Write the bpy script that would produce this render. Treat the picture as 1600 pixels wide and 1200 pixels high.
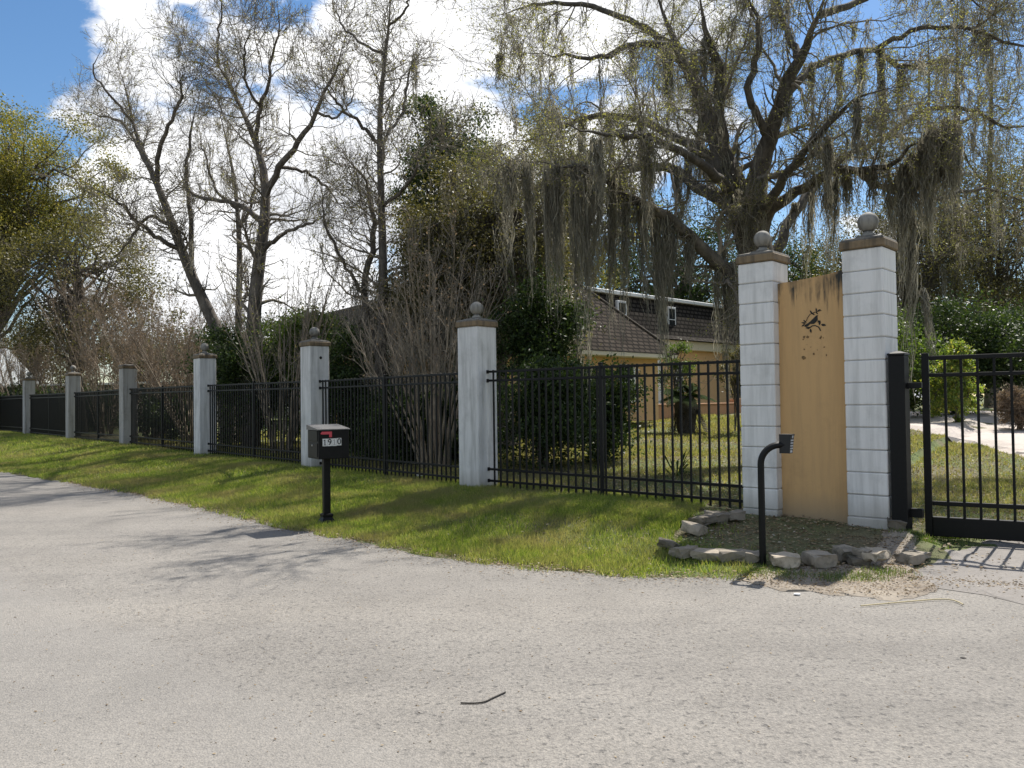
import bpy, bmesh, math, random
import numpy as np
from mathutils import Vector, Matrix

for o in list(bpy.data.objects):
    bpy.data.objects.remove(o)
SC = bpy.context.scene
COL = SC.collection
RNG = np.random.default_rng(7)
random.seed(7)

# ------------------------------------------------------------------ camera
F = 1290.0
PITCH, ROLL = math.radians(1.3), math.radians(0.77)
CAM = np.array((0.0, 0.0, 1.5))
_r0 = np.array((1.0, 0, 0)); _u0 = np.array((0, -math.sin(PITCH), math.cos(PITCH)))
FWD = np.array((0, math.cos(PITCH), math.sin(PITCH)))
RIGHT = _r0 * math.cos(ROLL) - _u0 * math.sin(ROLL)
UP = _u0 * math.cos(ROLL) + _r0 * math.sin(ROLL)
cam = bpy.data.cameras.new('camera')
cam.sensor_width = 36.0
cam.lens = 36.0 * F / 1600.0
cam.clip_end = 2000
camo = bpy.data.objects.new('camera', cam)
M4 = Matrix.Identity(4)
for i in range(3):
    M4[i][0], M4[i][1], M4[i][2], M4[i][3] = RIGHT[i], UP[i], -FWD[i], CAM[i]
camo.matrix_world = M4
COL.objects.link(camo)
SC.camera = camo

# ------------------------------------------------------------------ world and sun
SUN_EL, SUN_AZ = math.radians(53), math.radians(36)      # azimuth from +Y towards +X
world = bpy.data.worlds.new('World'); SC.world = world
world.use_nodes = True
wn, wl = world.node_tree.nodes, world.node_tree.links
wn.clear()
w_out = wn.new('ShaderNodeOutputWorld'); w_bg = wn.new('ShaderNodeBackground')
w_bg.inputs['Strength'].default_value = 0.074
sky = wn.new('ShaderNodeTexSky'); sky.sky_type = 'NISHITA'; sky.sun_disc = False
sky.sun_elevation = SUN_EL; sky.sun_rotation = SUN_AZ
sky.air_density = 1.0; sky.dust_density = 0.25; sky.ozone_density = 1.6
tc = wn.new('ShaderNodeTexCoord')


def wmath(op, a, b=None, c=None):
    n = wn.new('ShaderNodeMath'); n.operation = op
    for k, v in enumerate((a, b, c)):
        if v is None: continue
        if isinstance(v, (int, float)): n.inputs[k].default_value = v
        else: wl.new(v, n.inputs[k])
    return n.outputs[0]


mp = wn.new('ShaderNodeMapping'); mp.inputs['Scale'].default_value = (1, 1, 1.7)
mp.inputs['Location'].default_value = (0.37, 1.2, 0.6)
wl.new(tc.outputs['Generated'], mp.inputs['Vector'])
nz = wn.new('ShaderNodeTexNoise'); nz.inputs['Scale'].default_value = 2.6
nz.inputs['Detail'].default_value = 11; nz.inputs['Roughness'].default_value = 0.62
nz.inputs['Distortion'].default_value = 0.25
wl.new(mp.outputs['Vector'], nz.inputs['Vector'])


def pix_dir(px, py):
    d = FWD + RIGHT * (px - 800) / F + UP * (600 - py) / F
    return d / np.linalg.norm(d)


bias = wmath('MULTIPLY_ADD', nz.outputs[0], 1.75, -0.375)
for (px, py, rad, amp) in ((420, 240, .34, .17), (230, 190, .20, .17), (300, 430, .25, .12), (640, 330, .30, .10), (900, 60, .34, .12), (185, 42, .075, .24), (110, 165, .10, .16), (-60, 40, .23, -.36), (1560, 70, .22, -.26), (1150, 270, .12, -.10), (-60, 430, .14, -.14)):
    vd = wn.new('ShaderNodeVectorMath'); vd.operation = 'DISTANCE'
    wl.new(tc.outputs['Generated'], vd.inputs[0]); vd.inputs[1].default_value = tuple(pix_dir(px, py))
    mr = wn.new('ShaderNodeMapRange'); mr.interpolation_type = 'SMOOTHSTEP'
    mr.inputs['From Min'].default_value = 0; mr.inputs['From Max'].default_value = rad
    mr.inputs['To Min'].default_value = amp; mr.inputs['To Max'].default_value = 0
    wl.new(vd.outputs['Value'], mr.inputs['Value'])
    bias = wmath('ADD', bias, mr.outputs[0])
cov = wn.new('ShaderNodeMapRange'); cov.interpolation_type = 'SMOOTHSTEP'
cov.inputs['From Min'].default_value = 0.49; cov.inputs['From Max'].default_value = 0.62
wl.new(bias, cov.inputs['Value'])
nz2 = wn.new('ShaderNodeTexNoise'); nz2.inputs['Scale'].default_value = 5.0; nz2.inputs['Detail'].default_value = 6
wl.new(mp.outputs['Vector'], nz2.inputs['Vector'])
cr = wn.new('ShaderNodeValToRGB')
cr.color_ramp.elements[0].position = 0.33; cr.color_ramp.elements[0].color = (6.2, 6.5, 7.1, 1)
cr.color_ramp.elements[1].position = 0.62; cr.color_ramp.elements[1].color = (12.5, 12.5, 12.6, 1)
wl.new(nz2.outputs[0], cr.inputs[0])
hs = wn.new('ShaderNodeHueSaturation'); hs.inputs['Saturation'].default_value = 1.2; hs.inputs['Value'].default_value = 1.25
wl.new(sky.outputs[0], hs.inputs['Color'])
wmix = wn.new('ShaderNodeMixRGB')
wl.new(cov.outputs[0], wmix.inputs[0]); wl.new(hs.outputs[0], wmix.inputs[1]); wl.new(cr.outputs[0], wmix.inputs[2])
wl.new(wmix.outputs[0], w_bg.inputs['Color']); wl.new(w_bg.outputs[0], w_out.inputs[0])

sun = bpy.data.lights.new('sun', 'SUN'); sun.energy = 5.0; sun.angle = math.radians(0.53); sun.color = (1.0, 0.95, 0.87)
suno = bpy.data.objects.new('sun', sun); COL.objects.link(suno)
sd = Vector((math.cos(SUN_EL) * math.sin(SUN_AZ), math.cos(SUN_EL) * math.cos(SUN_AZ), math.sin(SUN_EL)))
suno.rotation_euler = sd.to_track_quat('Z', 'Y').to_euler()
suno.location = sd * 60

SC.view_settings.view_transform = 'Standard'; SC.view_settings.look = 'None'
SC.view_settings.exposure = 0.55; SC.view_settings.gamma = 1.0
SC.render.engine = 'CYCLES'
cy = SC.cycles
cy.max_bounces = 6; cy.diffuse_bounces = 3; cy.glossy_bounces = 2; cy.transmission_bounces = 3; cy.transparent_max_bounces = 4
cy.use_denoising = True
cy.caustics_reflective = False; cy.caustics_refractive = False


# ------------------------------------------------------------------ geometry of the place
def W(px, py, d):                       # a point of the place seen in direction (px, py), d metres ahead
    return CAM + d * (FWD + RIGHT * (px - 800) / F + UP * (600 - py) / F)


def G(px, py, z=0.0):
    v = FWD + RIGHT * (px - 800) / F + UP * (600 - py) / F
    return CAM + v * (z - CAM[2]) / v[2]


ROAD_EDGE = np.array([(-80, 96), (-45, 57.5), (-24, 33.4), (-12.6, 20.3), (-6.8, 14.7), (-4.6, 12.3), (-2.85, 10.3), (-1.05, 8.5), (0.0, 7.62), (1.1, 7.12), (2.0, 6.98), (2.9, 7.05), (3.6, 6.75), (4.6, 6.2), (6.5, 5.0), (10, 2.6), (30, -11)])
PIL = [(746, 12.75, .20, 41), (492, 16.9, .22, 49), (320, 21.2, .28, 49.5), (200, 26.2, .31, 49.5), (114, 31.4, .33, 49), (45, 37.2, .37, 49), (-30, 45.0, .40, 49)]
PXY = [((p - 800) / F * d, d) for p, d, z, a in PIL]
WL = (2.955, 9.28); WR = (3.84, 8.48)     # front corners of the two gate pillars
GA = (4.33, 8.72); GB = (8.0, 6.52)
FENCE = np.array([(-90, 105)] + [PXY[i] for i in range(6, -1, -1)] + [(WL[0] - .1, WL[1] + .2), (WR[0] + .05, WR[1] + .15), GA, GB, (14, 3.2), (60, -24)])
FENCE_Z = np.array([.5, .40, .37, .33, .31, .28, .22, .20, .20, .17, .02, .0, 0, 0])


def poly_dist(P, L, val=None):
    best = np.full(len(P), 1e9); side = np.zeros(len(P)); vv = np.zeros(len(P))
    for i in range(len(L) - 1):
        a, b = L[i], L[i + 1]; ab = b - a
        t = np.clip(((P - a) @ ab) / (ab @ ab), 0, 1)
        q = a + t[:, None] * ab
        d = np.linalg.norm(P - q, axis=1)
        s = np.sign(ab[0] * (P[:, 1] - a[1]) - ab[1] * (P[:, 0] - a[0]))
        m = d < best - 1e-9
        best[m] = d[m]; side[m] = s[m]
        if val is not None: vv[m] = (val[i] + t * (val[i + 1] - val[i]))[m]
    return best, side, vv


def smooth(t):
    t = np.clip(t, 0, 1); return t * t * (3 - 2 * t)


def terrain(P):
    P = np.asarray(P, float)
    dr, sr, _ = poly_dist(P, ROAD_EDGE)
    df, sf, zf = poly_dist(P, FENCE, FENCE_Z)
    t = dr / (dr + df + 1e-6)
    z = zf * smooth(t * 1.15)
    z = np.where(sf > 0, zf + .66 * smooth(df / 26.0), z)
    z = np.where(sr < 0, -0.03 * smooth(dr / .3), z)
    u = .018 * (np.sin(P[:, 0] * 1.7 + P[:, 1] * .6) + np.sin(P[:, 1] * 2.1 - P[:, 0] * .8)) * smooth((dr - .2) / 1.5)
    flat_ = (P[:, 0] > 2.9) & (P[:, 1] < 8.9) & (sf < 0)
    u = np.where(flat_, -.055, u)
    return np.where(sr < 0, z, z + u * (1 - .6 * (df < .4)))


def tz(x, y): return float(terrain([(x, y)])[0])


# ------------------------------------------------------------------ materials
MATS = {}


def new_mat(name):
    m = bpy.data.materials.new(name); m.use_nodes = True
    nt = m.node_tree
    b = nt.nodes['Principled BSDF']
    MATS[name] = m
    return m, nt, b


class N:
    def __init__(s, nt): s.nt = nt

    def node(s, t, **kw):
        n = s.nt.nodes.new(t)
        for k, v in kw.items(): setattr(n, k, v)
        return n

    def link(s, a, b): s.nt.links.new(a, b)

    def coord(s, scale=(1, 1, 1), kind='Object', loc=(0, 0, 0)):
        t = s.node('ShaderNodeTexCoord'); m = s.node('ShaderNodeMapping')
        m.inputs['Scale'].default_value = scale; m.inputs['Location'].default_value = loc
        s.link(t.outputs[kind], m.inputs[0]); return m.outputs[0]

    def world(s, scale=(1, 1, 1)):
        t = s.node('ShaderNodeNewGeometry'); m = s.node('ShaderNodeMapping')
        m.inputs['Scale'].default_value = scale
        s.link(t.outputs['Position'], m.inputs[0]); return m.outputs[0]

    def noise(s, vec, scale, detail=4, rough=.55, dist=0):
        n = s.node('ShaderNodeTexNoise'); n.inputs['Scale'].default_value = scale
        n.inputs['Detail'].default_value = detail; n.inputs['Roughness'].default_value = rough; n.inputs['Distortion'].default_value = dist
        s.link(vec, n.inputs['Vector']); return n.outputs[0]

    def voro(s, vec, scale, feature='F1', out='Distance'):
        n = s.node('ShaderNodeTexVoronoi'); n.feature = feature; n.inputs['Scale'].default_value = scale
        s.link(vec, n.inputs['Vector']); return n.outputs[out]

    def ramp(s, val, stops):
        r = s.node('ShaderNodeValToRGB'); e = r.color_ramp.elements
        while len(e) < len(stops): e.new(.5)
        for k, (p, c) in enumerate(stops):
            e[k].position = p
            e[k].color = (c, c, c, 1) if isinstance(c, (int, float)) else tuple(c) + (1,)
        s.link(val, r.inputs[0]); return r.outputs[0]

    def mix(s, fac, a, b, mode='MIX'):
        m = s.node('ShaderNodeMixRGB', blend_type=mode)
        for k, v in ((0, fac), (1, a), (2, b)):
            if isinstance(v, (int, float)): m.inputs[k].default_value = v if k == 0 else (v, v, v, 1)
            elif isinstance(v, tuple): m.inputs[k].default_value = v + (1,)
            else: s.link(v, m.inputs[k])
        return m.outputs[0]

    def math(s, op, a, b=0.0):
        m = s.node('ShaderNodeMath', operation=op)
        for k, v in ((0, a), (1, b)):
            if isinstance(v, (int, float)): m.inputs[k].default_value = v
            else: s.link(v, m.inputs[k])
        return m.outputs[0]

    def bump(s, h, strength, dist, bsdf):
        b = s.node('ShaderNodeBump'); b.inputs['Strength'].default_value = strength; b.inputs['Distance'].default_value = dist
        s.link(h, b.inputs['Height']); s.link(b.outputs[0], bsdf.inputs['Normal'])

    def sep(s, vec):
        n = s.node('ShaderNodeSeparateXYZ'); s.link(vec, n.inputs[0]); return n.outputs


def mat_asphalt():
    m, nt, b = new_mat('asphalt'); n = N(nt); v = n.world()
    big = n.noise(v, .35, 5, .6); mid = n.noise(v, 2.3, 6, .65); fine = n.noise(v, 55, 4, .7)
    agg = n.voro(v, 95); pit = n.noise(v, 24, 4, .6)
    c = n.ramp(big, [(.3, (.158, .146, .130)), (.7, (.228, .212, .190))])
    c = n.mix(n.ramp(mid, [(.35, .0), (.75, .55)]), c, (.255, .237, .212))
    c = n.mix(.55, c, n.ramp(fine, [(.28, (.2, .19, .18)), (.5, (1, 1, 1)), (.75, (1.85, 1.8, 1.72))]), 'MULTIPLY')
    rot = n.node('ShaderNodeMapping'); rot.inputs['Rotation'].default_value = (0, 0, math.radians(49)); rot.inputs['Scale'].default_value = (.09, .9, 1)
    n.link(n.world(), rot.inputs[0])
    lane = n.noise(rot.outputs[0], 1.0, 4, .55)
    c = n.mix(.8, c, n.ramp(lane, [(.3, (.74, .74, .75)), (.5, (1, 1, 1)), (.68, (1.16, 1.15, 1.13))]), 'MULTIPLY')
    stain = n.noise(v, .8, 3, .5)
    c = n.mix(n.ramp(stain, [(.6, 0.0), (.72, .35)]), c, (.12, .112, .1))
    pit2 = n.noise(v, 13, 4, .65)
    c = n.mix(n.ramp(pit2, [(.60, 0.0), (.70, .45)]), c, (.09, .085, .078))
    xyz = n.sep(v)
    ln_ = n.math('ADD', n.math('ADD', n.math('MULTIPLY', xyz[0], -.685), n.math('MULTIPLY', xyz[1], -.728)), n.math('ADD', 2.478 - .25, n.math('MULTIPLY', mid, .5)))
    pm = n.ramp(ln_, [(.0, 0.0), (.35, 1.0)])
    c = n.mix(n.math('MULTIPLY', pm, .32), c, (.245, .232, .214))
    pit = n.math('SUBTRACT', pit, n.math('MULTIPLY', pm, .06))
    c = n.mix(n.ramp(pit, [(.57, 0.0), (.68, .75)]), c, (.085, .08, .075))
    c = n.mix(n.ramp(agg, [(.10, .35), (.2, 0.0)]), c, (.55, .53, .5))
    n.link(c, b.inputs['Base Color']); b.inputs['Roughness'].default_value = .88
    h = n.math('ADD', n.math('MULTIPLY', fine, .7), n.math('MULTIPLY', agg, .6))
    h = n.math('SUBTRACT', h, n.ramp(pit, [(.6, 0.0), (.72, .9)]))
    n.bump(h, .55, .012, b)


def mat_ground():
    m, nt, b = new_mat('soil_and_turf'); n = N(nt); v = n.world()
    a = n.noise(v, .5, 5, .6); f = n.noise(v, 9, 6, .7); g = n.noise(v, 45, 3, .7)
    green = n.ramp(f, [(.3, (.06, .085, .02)), (.6, (.12, .155, .04)), (.8, (.19, .20, .065))])
    brown = n.ramp(g, [(.3, (.07, .052, .032)), (.55, (.16, .125, .08)), (.75, (.26, .21, .14))])
    c = n.mix(n.ramp(a, [(.42, 0.0), (.62, .85)]), green, brown)
    n.link(c, b.inputs['Base Color']); b.inputs['Roughness'].default_value = .95
    n.bump(n.math('ADD', f, g), .8, .03, b)


def mat_concrete(name, c0, c1, grain=40, vary=False):
    m, nt, b = new_mat(name); n = N(nt); v = n.world()
    a = n.noise(v, 1.3, 6, .65); f = n.noise(v, grain, 4, .7)
    c = n.ramp(a, [(.3, c0), (.7, c1)])
    c = n.mix(.35, c, n.ramp(f, [(.3, .45), (.5, 1.0), (.7, 1.4)]), 'MULTIPLY')
    if vary:
        oi = n.node('ShaderNodeObjectInfo')
        c = n.mix(1.0, c, n.ramp(oi.outputs['Random'], [(0, (.5, .48, .44)), (.6, (1, .97, .92)), (1, (1.55, 1.48, 1.36))]), 'MULTIPLY')
        c = n.mix(n.ramp(n.noise(v, 5, 5, .7), [(.52, 0.0), (.7, .8)]), c, (.05, .05, .03))
    n.link(c, b.inputs['Base Color']); b.inputs['Roughness'].default_value = .9
    n.bump(f, .35, .006, b)


def mat_painted(name, base, dirt, streak_amt, zone=None, blotch=.5):
    """weathered masonry paint with rain streaks; zone=(z0,z1) keeps heavy mould in a band"""
    m, nt, b = new_mat(name); n = N(nt); v = n.world()
    st = n.noise(n.world((7, 7, .55)), 1.6, 6, .65); bl = n.noise(v, 2.2, 6, .7); fi = n.noise(v, 60, 4, .7)
    fac = n.math('MULTIPLY', n.ramp(st, [(.44, 0.0), (.74, 1.0)]), streak_amt)
    c = n.mix(fac, base, dirt)
    c = n.mix(n.math('MULTIPLY', n.ramp(bl, [(.52, 0.0), (.8, 1.0)]), blotch), c, tuple(x * .75 for x in dirt))
    # splash dirt near the ground
    z = n.sep(v)[2]
    low = n.math('MULTIPLY', n.ramp(n.math('ADD', z, n.math('MULTIPLY', bl, .25)), [(.32, 1.0), (.62, 0.0)]), .6)
    c = n.mix(low, c, (.22, .19, .14))
    if zone:
        zz = n.node('ShaderNodeMapRange'); zz.inputs['From Min'].default_value = zone[0]; zz.inputs['From Max'].default_value = zone[1]
        n.link(z, zz.inputs['Value'])
        drip = n.noise(n.world((14, 14, 1.1)), 1.0, 5, .7)
        f2 = n.math('ADD', zz.outputs[0], n.math('MULTIPLY', n.math('SUBTRACT', drip, .5), 2.3))
        f2 = n.math('MULTIPLY', n.ramp(f2, [(.62, 0.0), (1.0, 1.0)]), n.ramp(n.noise(v, 3.0, 4), [(.38, .2), (.52, 1.0)]))
        c = n.mix(f2, c, (.035, .034, .028))
    n.link(c, b.inputs['Base Color']); b.inputs['Roughness'].default_value = .8
    n.bump(n.math('ADD', n.math('MULTIPLY', bl, .5), fi), .25, .006, b)


def mat_plain(name, col, rough=.5, metal=0.0, var=.15, scale=12, bump=0.0, spec=.5):
    m, nt, b = new_mat(name); n = N(nt); v = n.world()
    b.inputs['Specular IOR Level'].default_value = spec
    a = n.noise(v, scale, 5, .65)
    c = n.ramp(a, [(.25, tuple(x * (1 - var) for x in col)), (.75, tuple(x * (1 + var) for x in col))])
    n.link(c, b.inputs['Base Color']); b.inputs['Roughness'].default_value = rough; b.inputs['Metallic'].default_value = metal
    if bump: n.bump(a, bump, .01, b)


def mat_leaf(name, stops, trans=.45, rough=.5, tcol=None, spec=.5, patch=False):
    m, nt, b = new_mat(name); n = N(nt)
    g = n.node('ShaderNodeNewGeometry')
    c = n.ramp(g.outputs['Random Per Island'], stops)
    if patch:
        c = n.mix(n.ramp(n.noise(n.world(), .9, 5, .65), [(.44, 0.0), (.64, .85)]), c, (.27, .225, .125))
    n.link(c, b.inputs['Base Color']); b.inputs['Roughness'].default_value = rough
    b.inputs['Specular IOR Level'].default_value = spec
    t = n.node('ShaderNodeBsdfTranslucent')
    n.link(n.mix(1.0, c, tcol or (1.5, 1.55, .8), 'MULTIPLY'), t.inputs[0])
    mx = n.node('ShaderNodeMixShader'); mx.inputs[0].default_value = trans
    n.link(b.outputs[0], mx.inputs[1]); n.link(t.outputs[0], mx.inputs[2])
    n.link(mx.outputs[0], nt.nodes['Material Output'].inputs[0])


def mat_bark(name, c0, c1, sc=14):
    m, nt, b = new_mat(name); n = N(nt)
    a = n.noise(n.world((1, 1, .35)), sc, 6, .7); l = n.noise(n.world(), 3.2, 4, .6)
    c = n.ramp(a, [(.3, c0), (.68, c1)])
    c = n.mix(n.ramp(l, [(.5, 0.0), (.72, .5)]), c, tuple(min(1, x * 1.9) for x in c1))
    n.link(c, b.inputs['Base Color']); b.inputs['Roughness'].default_value = .92
    n.bump(a, .9, .04, b)


def mat_shingle(name, col, row):
    m, nt, b = new_mat(name); n = N(nt)
    br = n.node('ShaderNodeTexBrick'); n.link(n.coord(kind='UV'), br.inputs['Vector'])
    br.inputs['Scale'].default_value = 1.0; br.inputs['Brick Width'].default_value = .32; br.inputs['Row Height'].default_value = row
    br.inputs['Mortar Size'].default_value = .045; br.inputs['Mortar Smooth'].default_value = .35; br.inputs['Bias'].default_value = 0
    br.inputs['Color1'].default_value = tuple(x * .75 for x in col) + (1,); br.inputs['Color2'].default_value = tuple(x * 1.25 for x in col) + (1,)
    br.inputs['Mortar'].default_value = tuple(x * .22 for x in col) + (1,)
    c = n.mix(.5, br.outputs[0], n.ramp(n.noise(n.world(), 1.1, 5, .6), [(.3, .6), (.7, 1.35)]), 'MULTIPLY')
    n.link(c, b.inputs['Base Color']); b.inputs['Roughness'].default_value = .95; b.inputs['Specular IOR Level'].default_value = .06
    n.bump(br.outputs['Fac'], -.8, .02, b)


mat_asphalt(); mat_ground()
mat_concrete('apron_concrete', (.165, .15, .135), (.235, .215, .195))
mat_concrete('sandy_dirt', (.16, .13, .10), (.33, .285, .225), 30)
mat_concrete('drive_paving', (.40, .345, .30), (.52, .46, .41), 20)
mat_concrete('edging_stone', (.19, .168, .138), (.36, .32, .265), 18, True)
mat_painted('white_block', (.74, .725, .70), (.34, .335, .31), .55, None, .45)
mat_painted('white_render', (.66, .65, .63), (.27, .265, .245), .75, None, .45)
mat_painted('grey_render', (.40, .385, .36), (.17, .155, .13), .8, None, .6)
mat_painted('ochre_render', (.58, .36, .16), (.38, .245, .115), .5, (2.2, 2.9), .4)
mat_painted('ochre_cap', (.21, .15, .085), (.03, .028, .022), 1.0, None, .9)
mat_painted('cap_top', (.16, .145, .12), (.035, .032, .027), .9, None, .9)
mat_painted('ball_stone', (.25, .235, .205), (.04, .038, .032), 1.0, None, 1.0)
mat_plain('mortar', (.33, .32, .31), .9)
mat_plain('black_metal', (.0055, .0055, .0055), .5, 0, .3, 30, spec=.22)
mat_plain('mailbox_black', (.007, .007, .007), .45, 0, .35, 18, spec=.16)
mat_plain('mailbox_lid', (.11, .105, .10), .45, 0, .3, 18)
mat_plain('flag_red', (.55, .055, .075), .5)
mat_plain('plate_white', (.62, .62, .59), .6)
mat_plain('digit_black', (.012, .012, .012), .5)
mat_plain('digit_faded', (.30, .30, .29), .6)
mat_plain('steel', (.5, .5, .5), .3, .8)
mat_plain('keypad_grey', (.018, .019, .02), .5, spec=.3)
mat_plain('button_grey', (.42, .43, .44), .5)
mat_plain('stencil_black', (.018, .017, .014), .8, 0, .5, 60)
mat_plain('stencil_faded', (.17, .105, .045), .85, 0, .5, 60)
mat_plain('house_peach', (.68, .43, .21), .85, 0, .08, 4)
mat_plain('house_trim', (.70, .62, .46), .7, 0, .05)
mat_plain('window_white', (.74, .74, .72), .6, 0, .05)
mat_plain('window_glass', (.02, .024, .028), .08)
mat_plain('planter_wall', (.50, .27, .15), .85, 0, .12, 8)
mat_plain('dark_siding', (.075, .085, .08), .8, 0, .2, 3)
mat_plain('hip_tile', (.12, .098, .078), .9)
mat_plain('pale_metal_roof', (.72, .74, .76), .45, 0, .05)
mat_plain('grey_wall', (.22, .2, .18), .85)
mat_shingle('shingle_brown', (.058, .047, .037), .2)
mat_shingle('shingle_dark', (.05, .043, .036), .2)
mat_bark('oak_bark', (.035, .03, .024), (.115, .1, .082))
mat_bark('grey_bark', (.05, .042, .034), (.14, .12, .1))
mat_bark('myrtle_bark', (.16, .125, .09), (.33, .27, .2), 9)
mat_bark('twig_brown', (.13, .10, .075), (.27, .21, .155), 9)
mat_bark('twig_grey', (.11, .096, .076), (.25, .215, .165), 9)
mat_leaf('oak_leaf', [(0, (.10, .105, .04)), (.5, (.18, .175, .07)), (1, (.27, .25, .11))], .55)
mat_leaf('bud_leaf', [(0, (.10, .10, .03)), (.6, (.20, .20, .06)), (1, (.26, .2, .09))], .5)
mat_leaf('gold_leaf', [(0, (.075, .085, .022)), (.5, (.155, .15, .04)), (1, (.27, .215, .065))], .5)
mat_leaf('olive_leaf', [(0, (.05, .05, .02)), (.5, (.10, .09, .036)), (1, (.16, .135, .06))], .42)
mat_leaf('dark_leaf', [(0, (.018, .032, .012)), (.6, (.042, .068, .021)), (1, (.085, .12, .036))], .3, .5, None, .22)
mat_leaf('green_leaf', [(0, (.045, .075, .016)), (.6, (.085, .13, .026)), (1, (.13, .17, .036))], .45)
mat_leaf('lime_leaf', [(0, (.11, .16, .035)), (.7, (.20, .26, .055)), (1, (.36, .31, .07))], .5)
mat_leaf('pine_leaf', [(0, (.025, .042, .014)), (.6, (.05, .075, .024)), (1, (.10, .125, .04))], .35)
mat_leaf('russet_leaf', [(0, (.12, .09, .06)), (.6, (.21, .155, .10)), (1, (.29, .22, .15))], .4, .7, (1.2, 1.1, .9))
mat_leaf('palm_leaf', [(0, (.025, .042, .014)), (.7, (.05, .072, .024)), (1, (.07, .095, .03))], .3, .9, None, .05)
mat_leaf('dead_palm', [(0, (.03, .025, .018)), (1, (.09, .07, .045))], .2, .9)
mat_leaf('moss_strand', [(0, (.14, .132, .108)), (.5, (.26, .246, .205)), (1, (.40, .38, .32))], .52, .95, (1.15, 1.12, 1.0), .1)
mat_leaf('grass_blade', [(0, (.095, .14, .024)), (.45, (.175, .235, .043)), (.8, (.25, .29, .065)), (1, (.41, .36, .17))], .5, .6, patch=True)
mat_leaf('yard_blade', [(0, (.12, .14, .035)), (.45, (.21, .215, .065)), (.8, (.32, .28, .12)), (1, (.42, .35, .2))], .45, .6, patch=True)
mat_leaf('dry_leaf', [(0, (.10, .065, .035)), (.5, (.22, .155, .085)), (.9, (.36, .28, .17)), (1, (.5, .45, .36))], .2, .8, (1.1, 1, .8))
mat_leaf('weed_leaf', [(0, (.05, .085, .018)), (.7, (.12, .17, .04)), (1, (.2, .23, .07))], .4)
mat_plain('straw', (.50, .42, .24), .8)
mat_plain('stick', (.035, .03, .026), .9)
mat_plain('litter_white', (.75, .74, .72), .6)


# ------------------------------------------------------------------ object helpers
def link(o, parent=None):
    COL.objects.link(o)
    if parent is not None: o.parent = parent
    return o


def tag(o, label, cat, group=None, kind=None):
    if label: o['label'] = label
    if cat: o['category'] = cat
    if group: o['group'] = group
    if kind: o['kind'] = kind
    return o


def thing(name, label, cat, loc=(0, 0, 0), rz=0.0, group=None):
    o = bpy.data.objects.new(name, None); o.empty_display_size = .2
    o.location = tuple(loc); o.rotation_euler = (0, 0, rz)
    return tag(link(o), label, cat, group)


def raw_mesh(name, V, polys, mat, shade=False):
    """polys: list of int arrays (n,k) sharing V"""
    V = np.asarray(V, np.float32).reshape(-1, 3)
    me = bpy.data.meshes.new(name)
    loops = np.concatenate([p.ravel() for p in polys]).astype(np.int32)
    tot = np.concatenate([np.full(len(p), p.shape[1], np.int32) for p in polys])
    st = np.concatenate(([0], np.cumsum(tot)[:-1])).astype(np.int32)
    me.vertices.add(len(V)); me.vertices.foreach_set('co', V.ravel())
    me.loops.add(len(loops)); me.loops.foreach_set('vertex_index', loops)
    me.polygons.add(len(tot)); me.polygons.foreach_set('loop_start', st); me.polygons.foreach_set('loop_total', tot)
    if shade: me.polygons.foreach_set('use_smooth', np.ones(len(tot), bool))
    me.materials.append(MATS[mat])
    me.update(calc_edges=True); me.validate()
    return me


def mobj(name, me, parent=None, loc=(0, 0, 0), rot=(0, 0, 0)):
    o = bpy.data.objects.new(name, me); o.location = tuple(loc); o.rotation_euler = tuple(rot)
    return link(o, parent)


def bm_mesh(name, bm, mat, shade=False):
    me = bpy.data.meshes.new(name); bm.to_mesh(me); bm.free(); me.materials.append(MATS[mat])
    if shade:
        for p in me.polygons: p.use_smooth = True
    return me


def box_bm(bm, c, s, bev=0.0, mat=None):
    r = bmesh.ops.create_cube(bm, size=1.0)
    vs = r['verts']
    for v in vs: v.co = Vector((v.co.x * s[0] + c[0], v.co.y * s[1] + c[1], v.co.z * s[2] + c[2]))
    if bev:
        es = list({e for v in vs for e in v.link_edges})
        bmesh.ops.bevel(bm, geom=es, offset=bev, segments=1, affect='EDGES')


def box_mesh(name, s, mat, bev=.004, c=(0, 0, 0)):
    bm = bmesh.new(); box_bm(bm, c, s, bev); return bm_mesh(name, bm, mat)


def lathe_bm(bm, prof, seg=24, c=(0, 0, 0)):
    rings = []
    for r, z in prof:
        rings.append([bm.verts.new((c[0] + r * math.cos(2 * math.pi * k / seg), c[1] + r * math.sin(2 * math.pi * k / seg), c[2] + z)) for k in range(seg)])
    for a, b in zip(rings, rings[1:]):
        for k in range(seg):
            bm.faces.new((a[k], a[(k + 1) % seg], b[(k + 1) % seg], b[k]))
    bm.faces.new(rings[0][::-1]); bm.faces.new(rings[-1])


def prism_bm(bm, pts, y0, y1):
    """polygon in xz, extruded along y"""
    a = [bm.verts.new((x, y0, z)) for x, z in pts]; b = [bm.verts.new((x, y1, z)) for x, z in pts]
    n = len(pts)
    bm.faces.new(a); bm.faces.new(b[::-1])
    for k in range(n): bm.faces.new((a[k], b[k], b[(k + 1) % n], a[(k + 1) % n]))


def norm(v): return v / (np.linalg.norm(v, axis=-1, keepdims=True) + 1e-9)


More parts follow.
